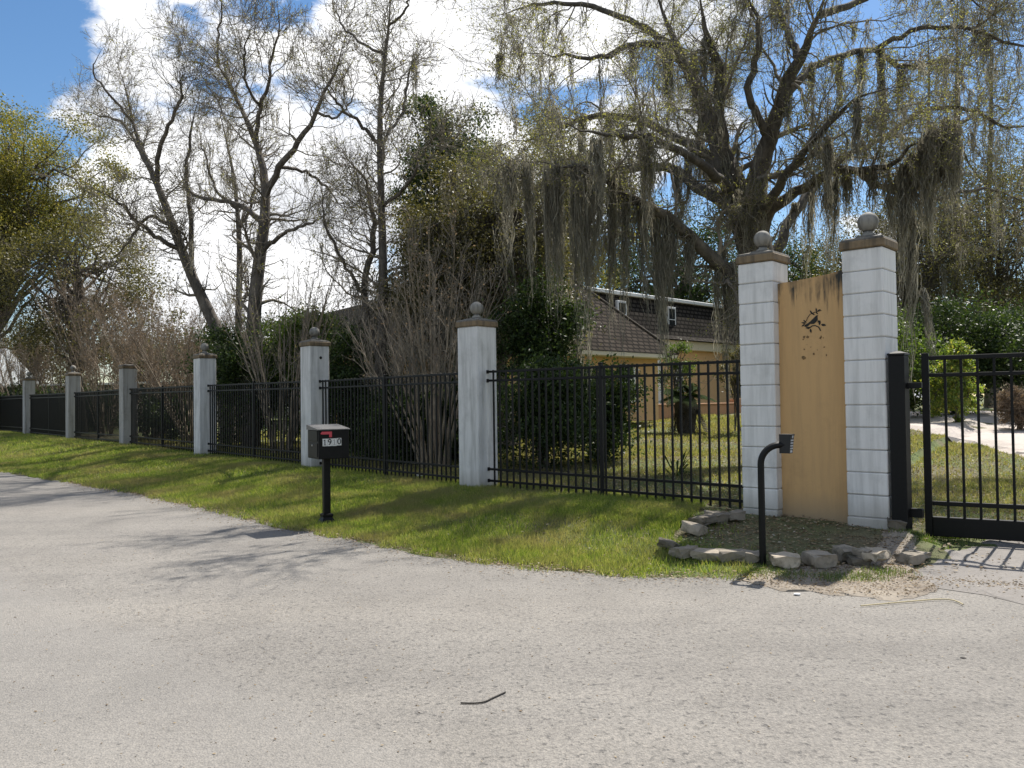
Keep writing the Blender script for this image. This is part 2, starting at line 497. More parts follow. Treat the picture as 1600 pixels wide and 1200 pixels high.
def tubes(P, R, k):
    """P (N,S,3) paths, R (N,S) radii -> verts, quads, end tris"""
    P = np.asarray(P, float); n, s, _ = P.shape
    T = np.gradient(P, axis=1); T = norm(T)
    ref = np.where(np.abs(T[:, :1, 2:3]) > .9, np.array([1.0, 0, 0]), np.array([0, 0, 1.0]))
    A = norm(np.cross(T, np.broadcast_to(ref, T.shape))); B = np.cross(T, A)
    th = 2 * np.pi * np.arange(k) / k
    V = P[:, :, None] + R[:, :, None, None] * (A[:, :, None] * np.cos(th)[None, None, :, None] + B[:, :, None] * np.sin(th)[None, None, :, None])
    base = np.arange(n)[:, None, None] * s * k; i = np.arange(s - 1)[None, :, None] * k; j = np.arange(k)[None, None, :]; j2 = (j + 1) % k
    Q = np.stack([base + i + j, base + i + j2, base + i + k + j2, base + i + k + j], -1).reshape(-1, 4)
    return V.reshape(-1, 3), Q


def merge(parts):
    off = 0; Vs = []; Qs = []
    for V, Q in parts:
        Vs.append(V); Qs.append(Q + off); off += len(V)
    return np.concatenate(Vs), np.concatenate(Qs)


def resample(pts, s):
    pts = np.asarray(pts, float)
    L = np.concatenate(([0], np.cumsum(np.linalg.norm(np.diff(pts[:, :3], axis=0), axis=1))))
    t = np.linspace(0, L[-1], s)
    o = np.stack([np.interp(t, L, pts[:, c]) for c in range(pts.shape[1])], 1)
    for _ in range(2):
        o[1:-1] = (o[:-2] + 2 * o[1:-1] + o[2:]) / 4
    return o


def limb(px, d, s=22, wob=.02, rmul=.74):
    """[(px,py,half width in px,depth offset)] -> centre line and radius in metres"""
    a = []
    for q in px:
        dd = d + (q[3] if len(q) > 3 else 0)
        p = W(q[0], q[1], dd); a.append((p[0], p[1], p[2], q[2] * dd / F * rmul))
    a = resample(a, s)
    w = RNG.normal(0, wob, (s, 3)); w[0] = 0
    a[:, 3] *= 1 - .8 * smooth((np.linspace(0, 1, s) - .62) / .38)
    a[:, :3] += w
    return a


def grow(P, R, count, seg, lrange, arange, curl, trop, rr, rend, t0=.15, flat=0.0, wlen=True, tip=.5):
    n, s, _ = P.shape
    L = np.linalg.norm(np.diff(P, axis=1), axis=2).sum(1)
    w = L / L.sum() if wlen else np.full(n, 1 / n)
    idx = RNG.choice(n, count, p=w)
    t = t0 + (1 - t0) * RNG.random(count) ** .8
    x = t * (s - 1); i = np.minimum(x.astype(int), s - 2); f = (x - i)[:, None]
    pos = P[idx, i] * (1 - f) + P[idx, i + 1] * f
    rad = R[idx, i] * (1 - f[:, 0]) + R[idx, i + 1] * f[:, 0]
    tan = norm(P[idx, i + 1] - P[idx, i])
    rnd = norm(RNG.normal(size=(count, 3))); perp = norm(np.cross(tan, rnd))
    a = np.radians(RNG.uniform(arange[0], arange[1], count))[:, None]
    d = tan * np.cos(a) + perp * np.sin(a)
    d[:, 2] *= (1 - flat); d = norm(d)
    ln = RNG.uniform(lrange[0], lrange[1], count) * (1 - (1 - tip) * t)
    st = (ln / (seg - 1))[:, None]
    out = np.zeros((count, seg, 3)); out[:, 0] = pos
    tr = np.asarray(trop, float)
    for k in range(1, seg):
        d = norm(d + RNG.normal(0, curl, (count, 3)) + tr)
        out[:, k] = out[:, k - 1] + d * st
    r0 = np.minimum(rad * rr, rad * .95)
    r0 = np.maximum(r0, rend)
    rads = r0[:, None] * (1 - np.linspace(0, 1, seg))[None] + rend * np.linspace(0, 1, seg)[None]
    return out, rads


def leaves(C, size, up=.3, aspect=.5, droop=0.0):
    n = len(C)
    d = norm(RNG.normal(size=(n, 3)) + np.array([0, 0, -droop])); q = norm(RNG.normal(size=(n, 3)) + np.array([0, 0, up]))
    sd = norm(np.cross(d, q))
    s = size * RNG.uniform(.6, 1.35, n)[:, None]
    mid = C + d * s * .5
    nn = np.cross(sd, d)
    V = np.stack([C, mid + sd * s * aspect * .5 + nn * s * .08, C + d * s, mid - sd * s * aspect * .5 + nn * s * .08], 1).reshape(-1, 3)
    Q = np.arange(n * 4).reshape(n, 4)
    return V, Q


def along(P, count, t0=.2):
    n, s, _ = P.shape
    idx = RNG.integers(0, n, count); x = (t0 + (1 - t0) * RNG.random(count)) * (s - 1)
    i = np.minimum(x.astype(int), s - 2); f = (x - i)[:, None]
    return P[idx, i] * (1 - f) + P[idx, i + 1] * f


def moss_clumps(A, length, width, dens=26, seg=7):
    """hanging strands below anchor points A; length and width per anchor"""
    A = np.asarray(A, float); n = len(A)
    cnt = np.maximum(6, (dens * np.sqrt(np.asarray(width) / .2)).astype(int))
    idx = np.repeat(np.arange(n), cnt); m = len(idx)
    L = np.asarray(length)[idx]; Wd = np.asarray(width)[idx]
    nsub = 5
    so = RNG.normal(0, .40, (n, nsub, 2)); sl_ = RNG.uniform(.3, 1.05, (n, nsub)); sl_[:, 0] = 1.05; so[:, 0] *= .3
    sk = RNG.integers(0, nsub, m)
    off = (so[idx, sk] + RNG.normal(0, .16, (m, 2))) * Wd[:, None]
    ln = L * sl_[idx, sk] * RNG.uniform(.35, 1.0, m) ** .8
    top = A[idx] + np.stack([off[:, 0], off[:, 1], -RNG.random(m) ** 2 * .45 * L * sl_[idx, sk]], 1)
    top[:, 2] += np.minimum(.05, .2 * Wd)
    t = np.linspace(0, 1, seg)
    ph = RNG.uniform(0, 6.28, (m, 2)); fr = RNG.uniform(4, 16, (m, 2)); am = RNG.uniform(.008, .045, m) * np.minimum(1.4, .5 + ln)
    jx = np.cumsum(RNG.normal(0, .011, (m, seg, 2)), 1)
    shx = RNG.normal(0, .05, (n, 2))[idx]
    x = top[:, 0, None] + am[:, None] * np.sin(ph[:, :1] + fr[:, :1] * t) + jx[..., 0] + (shx[:, :1] * ln[:, None] - (off[:, :1] - so[idx, sk][:, :1] * Wd[:, None]) * .7) * t
    y = top[:, 1, None] + am[:, None] * np.sin(ph[:, 1:] + fr[:, 1:] * t) + jx[..., 1] + (shx[:, 1:] * ln[:, None] - (off[:, 1:] - so[idx, sk][:, 1:] * Wd[:, None]) * .7) * t
    z = top[:, 2, None] - ln[:, None] * t
    P = np.stack([x, y, z], -1)
    az = RNG.uniform(0, 3.14, (m, seg)) * .35 + RNG.uniform(0, 3.14, m)[:, None]
    w = RNG.uniform(.004, .013, m)[:, None] * (1 - .75 * t)[None] * RNG.uniform(.6, 1.4, (m, seg))
    sd = np.stack([np.cos(az), np.sin(az), np.zeros_like(az)], -1) * w[..., None]
    V = np.stack([P - sd, P + sd], 2).reshape(-1, 3)
    b = np.arange(m)[:, None] * seg * 2; i = np.arange(seg - 1)[None] * 2
    Q = np.stack([b + i, b + i + 1, b + i + 3, b + i + 2], -1).reshape(-1, 4)
    return V, Q


def part(name, VQ, mat, parent, shade=False, kind=None, label=None):
    V, Q = VQ
    org = np.array(parent.location) if parent is not None and parent.parent is None else None
    o = bpy.data.objects.new(name, None)
    if org is not None: V = V - org
    elif parent is not None: V = V - np.array(parent.parent.location)
    me = raw_mesh(name, V, [Q], mat, shade)
    bpy.data.objects.remove(o)
    o = mobj(name, me, parent)
    if kind: o['kind'] = kind
    if label: o['label'] = label
    return o


# ------------------------------------------------------------------ ground, road, drive
def axis(lo, hi, core0, core1, step):
    c = list(np.arange(core0, core1 + 1e-6, step)); s = step; v = core1
    while v < hi: s *= 1.35; v += s; c.append(v)
    s = step; v = core0
    while v > lo: s *= 1.35; v -= s; c.insert(0, v)
    return np.array(c)


gx, gy = axis(-900, 900, -16, 11, .22), axis(-900, 1200, 4, 32, .22)
XX, YY = np.meshgrid(gx, gy)
PP = np.stack([XX.ravel(), YY.ravel()], 1)
ZZ = terrain(PP)
nx, ny = len(gx), len(gy)
ii = (np.arange(ny - 1)[:, None] * nx + np.arange(nx - 1)[None]).ravel()
gq = np.stack([ii, ii + 1, ii + nx + 1, ii + nx], 1)
o = mobj('ground', raw_mesh('ground', np.column_stack([PP, ZZ]), [gq], 'soil_and_turf', True)); tag(o, 'grassy soil of the verge and the fenced yard', 'ground', None, 'structure')

# road: strip between its ragged edge and the far side behind the camera
ed = resample(np.column_stack([ROAD_EDGE, np.zeros(len(ROAD_EDGE))]), 1100)
tt = np.gradient(ed[:, :2], axis=0); nn = norm(np.stack([tt[:, 1], -tt[:, 0]], 1))     # towards the road side
jit = np.convolve(RNG.normal(0, 1, len(ed)), np.ones(3) / 3, 'same') * .06 + np.convolve(RNG.normal(0, 1, len(ed)), np.ones(15) / 15, 'same') * .24
inner = ed[:, :2] - nn * (.02 + jit[:, None])
lim = np.array([-60.0, -60.0])
V = []; cols = [0, .05, .2, .5, 1.0]
far = np.stack([ed[:, 0] * 1.0 - 25, ed[:, 1] - 40], 1)
far = inner + np.array([-.55, -.83]) * 45
for f in cols:
    q = inner * (1 - f) + far * f
    V.append(np.column_stack([q, np.full(len(q), .006 if f else -.004)]))
V = np.concatenate(V); n_e = len(ed)
i = (np.arange(len(cols) - 1)[:, None] * n_e + np.arange(n_e - 1)[None]).ravel()
o = mobj('road', raw_mesh('road', V, [np.stack([i, i + n_e, i + n_e + 1, i + 1], 1)], 'asphalt')); tag(o, 'worn pale grey asphalt road', 'road', None, 'structure')


def sheet(name, poly, mat, dz, step=.25, rag=0.0):
    """polygon draped on the terrain"""
    if rag:
        q = np.array(list(poly) + [poly[0]]); q = resample(np.column_stack([q, np.zeros(len(q))]), 90)[:-1, :2]
        poly = [tuple(p) for p in q + np.random.default_rng(3).normal(0, rag, q.shape)]
    bm = bmesh.new(); vs = [bm.verts.new((x, y, 0)) for x, y in poly]; bm.faces.new(vs)
    lo, hi = np.min(poly, 0), np.max(poly, 0)
    for ax in (0, 1):
        for c in np.arange(lo[ax] + step, hi[ax], step):
            pn = [0, 0, 0]; pn[ax] = 1; co = [0, 0, 0]; co[ax] = c
            bmesh.ops.bisect_plane(bm, geom=bm.verts[:] + bm.edges[:] + bm.faces[:], plane_co=co, plane_no=pn)
    P = np.array([(v.co.x, v.co.y) for v in bm.verts]); z = np.maximum(terrain(P), .0)
    for v, zz in zip(bm.verts, z): v.co.z = zz + dz
    sr = poly_dist(P, ROAD_EDGE)[1]
    for v, s_ in zip(bm.verts, sr):
        if v.is_boundary: v.co.z = .0015 if s_ < 0 else v.co.z - dz - .01
    return mobj(name, bm_mesh(name, bm, mat))


apron = [tuple(G(p, q)[:2]) for p, q in ((1392, 906), (1425, 893), (1468, 872), (1520, 850), (1600, 836))] + [(7.5, 7.6), (9, 5.5), (9, 3.7), (7, 4.75)] + [tuple(G(p, q)[:2]) for p, q in ((1600, 945), (1540, 930), (1470, 920))]
o = sheet('driveway_apron', apron, 'apron_concrete', .010); tag(o, 'concrete driveway apron in front of the black gate', 'driveway', None, 'structure')

dirt = [tuple(G(p, q)[:2]) for p, q in ((1150, 905), (1185, 912), (1225, 926), (1262, 922), (1300, 933), (1340, 930), (1385, 940), (1430, 934), (1470, 922), (1440, 905), (1420, 880), (1440, 850), (1380, 850), (1340, 880), (1290, 888), (1250, 886), (1200, 888))]
o = sheet('dirt_strip', dirt, 'sandy_dirt', .014, .12, .022); tag(o, 'sandy dirt between the stones and the asphalt', 'ground', None, 'structure')


def GT(px, py):
    z = .3
    for _ in range(30):
        p = G(px, py, z); z = .6 * z + .4 * tz(p[0], p[1])
    return tuple(p[:2])


drv = [GT(p, q) for p, q in ((1640, 732), (1600, 714), (1540, 697), (1480, 682), (1400, 668), (1330, 661), (1330, 649), (1400, 646), (1500, 645), (1600, 655), (1680, 668))] + [(13.5, 15), (12.5, 10.5), (10.2, 7.6), (7.6, 7.4), (8.6, 9.5)]
o = sheet('driveway', drv, 'drive_paving', .075, .5); tag(o, 'pale curved driveway inside the gate', 'driveway', None, 'structure')


# ------------------------------------------------------------------ perimeter pillars
PW = .43


def ball(parent, r, z, mat='ball_stone'):
    bm = bmesh.new()
    prof = [(r * .72, -.03), (r * .72, r * .22), (r * .46, r * .38), (r * .42, r * .62)]
    c = r * 1.46
    prof += [(r * math.cos(a), c + r * math.sin(a)) for a in np.linspace(-1.15, 1.5, 14)]
    lathe_bm(bm, prof, 28)
    return mobj('ball_finial', bm_mesh('ball_finial', bm, mat, True), parent, (0, 0, z))


def cap(parent, w, z, h=.085):
    bm = bmesh.new(); box_bm(bm, (0, 0, h / 2), (w + .045, w + .045, h), .012)
    o = mobj('cap', bm_mesh('cap', bm, 'ochre_cap'), parent, (0, 0, z))
    bm = bmesh.new()
    a = w / 2 + .012; b = w * .24
    prof = [(a, 0), (a * .96, .02), (b, .05), (b, .06)]
    rings = [[bm.verts.new((x * r, y * r, zz)) for x, y in ((-1, -1), (1, -1), (1, 1), (-1, 1))] for r, zz in prof]
    for p, q in zip(rings, rings[1:]):
        for k in range(4): bm.faces.new((p[k], p[(k + 1) % 4], q[(k + 1) % 4], q[k]))
    bm.faces.new(rings[-1]); bm.faces.new(rings[0][::-1])
    mobj('weathered_top', bm_mesh('weathered_top', bm, 'cap_top'), o, (0, 0, h + .002))
    return z + h + .058


PLAB = ['tall white rendered fence pillar with ball top, right of the mailbox', 'white rendered fence pillar directly behind the mailbox, dark hole near its top',
        'pale rendered fence pillar, second to the left of the mailbox pillar', 'grey brown stained fence pillar without a clear ball top, left of the pale one',
        'grey fence pillar, second from the left picture edge, reddish ball top', 'grey fence pillar nearest the left picture edge', None]
PMAT = ['white_render', 'white_render', 'white_render', 'grey_render', 'grey_render', 'grey_render', 'grey_render']
PH = [2.46, 2.48, 2.46, 2.42, 2.42, 2.42, 2.42]
PFOOT = []
for k, ((x, y), (px, d, z, ang)) in enumerate(zip(PXY, PIL)):
    zb = tz(x, y) - .08; PFOOT.append((x, y, zb + .08))
    if k == 6: continue
    t = thing('fence_pillar', PLAB[k], 'pillar', (x, y, zb), -math.radians(ang), 'rendered pillars of the roadside fence')
    bm = bmesh.new(); h = PH[k] + .08
    box_bm(bm, (0, 0, h / 2), (PW, PW, h), .012)
    sh = mobj('shaft', bm_mesh('shaft', bm, PMAT[k]), t)
    zt = cap(t, PW, h)
    if k != 3: ball(t, .105, zt)
    if k == 1:
        bm = bmesh.new(); lathe_bm(bm, [(.03, 0), (.03, .006)], 14)
        mobj('hole', bm_mesh('hole', bm, 'stencil_black'), t, (PW / 2 + .001, .02, h - .24), (0, math.pi / 2, 0))

# ------------------------------------------------------------------ gate pillars with block courses and the ochre wall
uu = np.array(WR) - np.array(WL); GANG = math.atan2(uu[1], uu[0])
uv = uu / np.linalg.norm(uu); nv = np.array((uv[1], -uv[0]))      # nv: towards the road
if nv[1] > 0: nv = -nv
BW = .42
GP = []
for k, (corner, lab) in enumerate(((WL, 'white block gate pillar left of the ochre wall panel'), (WR, 'white block gate pillar right of the ochre panel, beside the gate'))):
    c = np.array(corner) - uv * BW / 2 - nv * BW / 2
    zb = .02
    t = thing('gate_pillar', lab, 'pillar', (c[0], c[1], zb), GANG, 'white block gate pillars'); GP.append(c)
    nco = 13; ch = .2345; H = nco * ch
    mobj('mortar_core', box_mesh('mortar_core', (BW - .02, BW - .02, H - .004), 'mortar', .002, (0, 0, H / 2)), t)
    me = box_mesh('block', (BW, BW, ch - .008), 'white_block', .009, (0, 0, ch / 2))
    for q in range(nco):
        mobj('block', me, t, (RNG.normal(0, .0015), RNG.normal(0, .0015), q * ch), (0, 0, RNG.normal(0, .003)))
    zt = cap(t, BW, H, .09)
    ball(t, .100 if k == 0 else .108, zt)
cm = (np.array(WL) + np.array(WR) - uv * BW) / 2 - nv * .2
wlen = np.linalg.norm(uu) - BW + .004
t = thing('wall_panel', 'ochre rendered wall panel with a black bird stencil between white gate pillars', 'wall', (cm[0] + uv[0] * 0, cm[1], .05), GANG)
bm = bmesh.new()
# slightly concave ragged top
tops = [(-wlen / 2, 2.765), (-wlen / 4, 2.775), (0, 2.79), (wlen / 4, 2.81), (wlen / 2, 2.845)]
prism_bm(bm, [(-wlen / 2, 0), (wlen / 2, 0)] + tops[::-1], -.07, .07)
mobj('render_face', bm_mesh('render_face', bm, 'ochre_render'), t)


def flat_poly(bm, pts, y0=-.0745, th=.002):
    prism_bm(bm, pts, y0, y0 + th)


def leaf_poly(cx, cz, ln, wd, ang):
    c, s = math.cos(ang), math.sin(ang)
    base = [(0, 0), (.3, .42), (.62, .4), (1, 0), (.62, -.4), (.3, -.42)]
    return [(cx + (a * ln) * c - (b * wd) * s, cz + (a * ln) * s + (b * wd) * c) for a, b in base]


def stroke(pts, w):
    p = np.array(pts); t = norm(np.gradient(p, axis=0)); n_ = np.stack([-t[:, 1], t[:, 0]], 1)
    a = p + n_ * w; b = p - n_ * w
    return [tuple(q) for q in a] + [tuple(q) for q in b[::-1]]


def st(px, py):                         # stencil drawing units (zoomed picture pixels) to wall metres
    return ((px - 715) * .00082, 2.315 + (600 - py) * .00066)


bm = bmesh.new()
flat_poly(bm, [st(*q) for q in ((800, 519), (792, 545), (794, 590), (775, 630), (735, 662), (690, 655), (668, 680), (640, 702), (606, 692), (622, 662), (660, 640), (695, 610), (725, 575), (752, 548), (772, 524))])
mobj('bird_stencil', bm_mesh('bird_stencil', bm, 'stencil_black'), t)
bm = bmesh.new()
flat_poly(bm, stroke([st(*q) for q in ((640, 600), (652, 555), (690, 495), (740, 470), (800, 455), (845, 445))], .0035))
flat_poly(bm, stroke([st(*q) for q in ((660, 735), (720, 690), (760, 690), (805, 720), (830, 782))], .006))
for (x, y, l, w_, a) in ((720, 490, .05, .02, 2.1), (715, 480, .04, .018, -.5), (780, 460, .045, .02, 1.7), (790, 455, .045, .018, .5), (770, 465, .035, .016, -.8), (640, 630, .05, .02, 2.4), (630, 640, .055, .02, 2.9), (620, 650, .05, .02, 3.7), (815, 690, .06, .026, 1.45), (835, 680, .06, .03, -.2), (790, 640, .03, .015, .6), (690, 720, .055, .026, 3.1), (690, 735, .05, .026, -1.4), (820, 650, .04, .02, 2.2)):
    p = st(x, y); flat_poly(bm, leaf_poly(p[0], p[1], l, w_, a))
mobj('branch_stencil', bm_mesh('branch_stencil', bm, 'stencil_black'), t)
bm = bmesh.new()
for (x, y, r) in ((600, 870, .022), (650, 868, .02), (590, 905, .012), (835, 885, .022), (825, 905, .015), (865, 905, .008), (690, 1045, .008), (600, 1078, .016), (872, 1060, .012), (730, 1160, .016), (900, 1190, .018), (590, 1215, .03), (640, 1000, .005), (780, 1100, .006)):
    p = st(x, y); m_ = RNG.integers(5, 8); a0 = RNG.uniform(0, 6)
    flat_poly(bm, [(p[0] + r * RNG.uniform(.3, 1) * math.cos(a0 + 6.28 * q / m_), p[1] + r * RNG.uniform(.3, 1) * math.sin(a0 + 6.28 * q / m_)) for q in range(m_)])
mobj('faded_stencil_marks', bm_mesh('faded_stencil_marks', bm, 'stencil_faded'), t)

# ------------------------------------------------------------------ fence bays
PK, SPACE = .024, .128
FH = 1.80
pk_me = box_mesh('picket', (PK, PK, FH - .03), 'black_metal', .002, (0, 0, (FH - .03) / 2))
FLAB = ['black metal picket fence bay beside the gate pillars, right of the tall pillar', 'black metal picket fence bay directly behind the mailbox, dense shrubs behind it',
        'black metal picket fence bay in front of the darkest evergreen shrub', 'black metal picket fence bay between the pale pillar and the brown stained pillar',
        'black metal picket fence bay between the brown stained pillar and the next grey pillar', 'black metal picket fence bay between the two leftmost grey pillars', 'black metal picket fence bay touching the left picture edge']


def fence_bay(A, B, lab, zA, zB):
    A, B = np.array(A), np.array(B); L = np.linalg.norm(B - A); ang = math.atan2(B[1] - A[1], B[0] - A[0])
    t = thing('picket_fence', lab, 'fence', (A[0], A[1], zA), ang, 'black picket fence bays along the road')
    sl = math.atan2(zB - zA, L); LL = math.hypot(L, zB - zA)
    for zc in (FH - .02, FH - .155, .30, .125):
        mobj('rail', box_mesh('rail', (LL, .032, .034), 'black_metal', .003), t, (L / 2, 0, zc + (zB - zA) / 2), (0, -sl, 0))
        for e in (0.0, L):
            mobj('bracket', box_mesh('bracket', (.03, .046, .055), 'black_metal', .004), t, (e, 0, zc + (zB - zA) * e / L))
    n_ = int(L / SPACE)
    for k in range(1, n_):
        x = L * k / n_
        mobj('picket', pk_me, t, (x + RNG.normal(0, .001), 0, .035 + (zB - zA) * x / L), (0, RNG.normal(0, .002), 0))
    gz = tz(*((A + B) / 2)) - (zA + zB) / 2
    pm = box_mesh('post', (.048, .048, FH + .06 - gz), 'black_metal', .004, (0, 0, (FH + .00 + gz) / 2))
    p = mobj('post', pm, t, (L * .5, 0.0, (zB - zA) / 2))
    mobj('post_cap', box_mesh('post_cap', (.056, .056, .02), 'black_metal', .006), p, (0, 0, FH + .035))


ends = []
# right bay from the tall pillar to the gate pillar
for k in range(7):
    if k == 0:
        a = np.array(PXY[0]); b = GP[0] - uv * (BW / 2)
    else:
        a = np.array(PXY[k]); b = np.array(PXY[k - 1])
    d_ = (b - a) / np.linalg.norm(b - a)
    a2 = a + d_ * (PW / 2 - .0); b2 = b - d_ * (PW / 2 + .0) if k else b - d_ * .01
    fence_bay(a2, b2, FLAB[k], tz(*a2) - .015, tz(*b2) - .015)

# ------------------------------------------------------------------ gate post and sliding gate
pp = W(1410, 825, 8.42)
t = thing('gate_post', 'thick black steel gate post beside the right white pillar', 'post', (pp[0], pp[1], .0), GANG)
mobj('post_body', box_mesh('post_body', (.155, .155, 1.93), 'black_metal', .006, (0, 0, .965)), t)
bm = bmesh.new()
rg = [[bm.verts.new((x * r, y * r, z)) for x, y in ((-1, -1), (1, -1), (1, 1), (-1, 1))] for r, z in ((.086, 0), (.086, .02), (.02, .045))]
for p, q in zip(rg, rg[1:]):
    for k in range(4): bm.faces.new((p[k], p[(k + 1) % 4], q[(k + 1) % 4], q[k]))
bm.faces.new(rg[-1]); bm.faces.new(rg[0][::-1])
mobj('post_cap', bm_mesh('post_cap', bm, 'black_metal'), t, (0, 0, 1.93))
mobj('guide_bracket', box_mesh('guide_bracket', (.16, .05, .06), 'black_metal', .005), t, (.13, .03, 1.62))
mobj('guide_bracket', box_mesh('guide_bracket', (.13, .06, .09), 'black_metal', .005), t, (.13, .03, .33))
ga, gb = np.array(GA), np.array(GB); gl = np.linalg.norm(gb - ga); gang = math.atan2(gb[1] - ga[1], gb[0] - ga[0])
t = thing('sliding_gate', 'black metal picket sliding gate across the concrete apron', 'gate', (ga[0], ga[1], .045), gang)
GH = 1.90
for x in (.035, gl - .035):
    mobj('stile', box_mesh('stile', (.07, .07, GH + .02), 'black_metal', .004, (0, 0, (GH + .02) / 2)), t, (x, 0, 0))
for zc, h in ((GH - .035, .045), (GH - .215, .04), (.345, .045)):
    mobj('rail', box_mesh('rail', (gl - .145, .045, h), 'black_metal', .004), t, (gl / 2, 0, zc))
bb = mobj('bottom_beam', box_mesh('bottom_beam', (gl - .145, .075, .20), 'black_metal', .005), t, (gl / 2, 0, .105))
for x in (-.98, -.92, .4, .46):
    bm = bmesh.new(); lathe_bm(bm, [(.012, 0), (.012, .006), (.006, .009)], 10)
    mobj('bolt', bm_mesh('bolt', bm, 'steel'), bb, (x, -.038, -.01), (math.pi / 2, 0, 0))
gpm = box_mesh('picket', (.026, .026, GH - .24), 'black_metal', .002, (0, 0, (GH - .24) / 2))
n_ = int((gl - .14) / .143)
for k in range(1, n_):
    mobj('picket', gpm, t, (.07 + (gl - .14) * k / n_, 0, .205))

# ------------------------------------------------------------------ mailbox
mb = G(514, 811, .07)
t = thing('mailbox', 'black steel mailbox numbered 1910 on a slim black post', 'mailbox', (mb[0], mb[1], tz(mb[0], mb[1]) - .01), math.radians(31))
BWx, BWy, BH, BZ = .39, .44, .375, .835
ty = -.02
mobj('post', box_mesh('post', (.085, .085, BZ + .05), 'mailbox_black', .008, (0, 0, (BZ + .05) / 2)), t, (-.03, 0, 0))
bm = bmesh.new()
rg = [[bm.verts.new((x * r, y * r, z)) for x, y in ((-1, -1), (1, -1), (1, 1), (-1, 1))] for r, z in ((.105, 0), (.10, .02), (.062, .085), (.058, .10), (.066, .11), (.066, .135), (.046, .145))]
for p, q in zip(rg, rg[1:]):
    for k in range(4): bm.faces.new((p[k], p[(k + 1) % 4], q[(k + 1) % 4], q[k]))
bm.faces.new(rg[0][::-1])
mobj('base_flange', bm_mesh('base_flange', bm, 'mailbox_black'), t, (-.03, 0, 0))
body = mobj('box_body', box_mesh('box_body', (BWx, BWy, BH - .02), 'mailbox_black', .006, (0, 0, (BH - .02) / 2)), t, (0, 0, BZ))
bm = bmesh.new()
prism_bm(bm, [(-BWy / 2 - .016, 0), (BWy / 2 + .012, 0), (BWy / 2 + .012, .062), (-BWy / 2 - .016, .012)], -BWx / 2 - .012, BWx / 2 + .014)
mobj('lid', bm_mesh('lid', bm, 'mailbox_lid'), t, (0, 0, BZ + BH - .019), (0, 0, math.pi / 2))
# door face on the left (-x) side
mobj('intake_door', box_mesh('intake_door', (.008, BWy - .07, .13), 'mailbox_black', .003), t, (-BWx / 2 - .004, 0, BZ + .285))
dr_ = mobj('lock_door', box_mesh('lock_door', (.008, BWy - .07, .17), 'mailbox_black', .003), t, (-BWx / 2 - .004, 0, BZ + .11))
bm = bmesh.new(); lathe_bm(bm, [(.012, 0), (.012, .008), (.007, .01)], 14)
mobj('lock', bm_mesh('lock', bm, 'steel'), dr_, (-.004, 0, .055), (0, -math.pi / 2, 0))
fl = mobj('flag', None, t) if False else None
bm = bmesh.new()
prism_bm(bm, [(-.085, 0), (-.065, .028), (.06, .028), (.06, -.042), (.025, -.042), (.025, -.006), (-.06, -.006)], -.004, .004)
mobj('flag', bm_mesh('flag', bm, 'flag_red'), t, (-.09, -BWy / 2 - .0085, BZ + BH - .065))
for k, ch in enumerate('1910'):
    x = -.118 + k * .0605
    pl = mobj('number_plate', box_mesh('number_plate', (.058, .003, .092), 'plate_white', .0006), t, (x, -BWy / 2 - .003, BZ + .205 + (.004 if k == 3 else 0)))
    if ch == '1':
        bm = bmesh.new()
        prism_bm(bm, [(-.015, -.034), (.015, -.034), (.015, -.027), (.0055, -.027), (.0055, .036), (-.003, .036), (-.015, .026), (-.015, .018), (-.0055, .022), (-.0055, -.027), (-.015, -.027)], -.0006, .0006)
        bmesh.ops.rotate(bm, verts=bm.verts[:], cent=(0, 0, 0), matrix=Matrix.Rotation(-math.pi / 2, 3, 'X'))
        me = bm_mesh('digit', bm, 'digit_black')
    else:
        cu = bpy.data.curves.new('digit', 'FONT'); cu.body = ch; cu.size = .104; cu.align_x = 'CENTER'; cu.align_y = 'CENTER'; cu.extrude = .0006
        cu.offset = .0014
        tmp = bpy.data.objects.new('tmp_digit', cu); COL.objects.link(tmp)
        dg = bpy.context.evaluated_depsgraph_get(); me = bpy.data.meshes.new_from_object(tmp.evaluated_get(dg))
        bpy.data.objects.remove(tmp)
    me.materials.clear(); me.materials.append(MATS['digit_faded' if k == 2 else 'digit_black'])
    mobj('digit', me, pl, (0, -.0026, 0), (math.pi / 2, 0, 0))

# ------------------------------------------------------------------ keypad on a goose-neck
kp = G(1192, 882, .03)
t = thing('keypad_stand', 'black goose-neck pole carrying a gate keypad by the stone edging', 'keypad', (kp[0], kp[1], tz(kp[0], kp[1]) - .04), 0.0)
KH = 1.115; kr = .025
path = [(0, 0, z) for z in np.linspace(0, KH - .17, 8)] + [(.17 - .17 * math.cos(a), 0, KH - .17 + .17 * math.sin(a)) for a in np.linspace(.15, 1.57, 10)] + [(.23, 0, KH)]
bm = bmesh.new()
pa = np.array(path)[None]
V, Q = tubes(pa, np.full((1, len(path)), kr * 1.18), 4)
th = math.radians(45)
o = mobj('pole', raw_mesh('pole', V, [Q], 'black_metal'), t, (0, 0, 0), (0, 0, 0)); o.rotation_euler = (0, 0, -.12)
hd = mobj('keypad_housing', None, t) if False else None
bm = bmesh.new()
prism_bm(bm, [(-.05, -.085), (.04, -.085), (.055, .06), (.063, .085), (-.05, .085)], -.04, .04)
kb = mobj('keypad_housing', bm_mesh('keypad_housing', bm, 'keypad_grey'), t, (.225, -.02, KH + .01), (0, 0, math.radians(-40)))
for r_ in range(4):
    for c_ in range(3):
        mobj('button', box_mesh('button', (.006, .017, .014), 'button_grey', .002), kb, (.046 + .0026 * (3 - r_) * .7, (c_ - 1) * .02, .03 - r_ * .024), (0, math.radians(6.5), 0))
bm = bmesh.new(); lathe_bm(bm, [(.014, 0), (.014, .004)], 14)
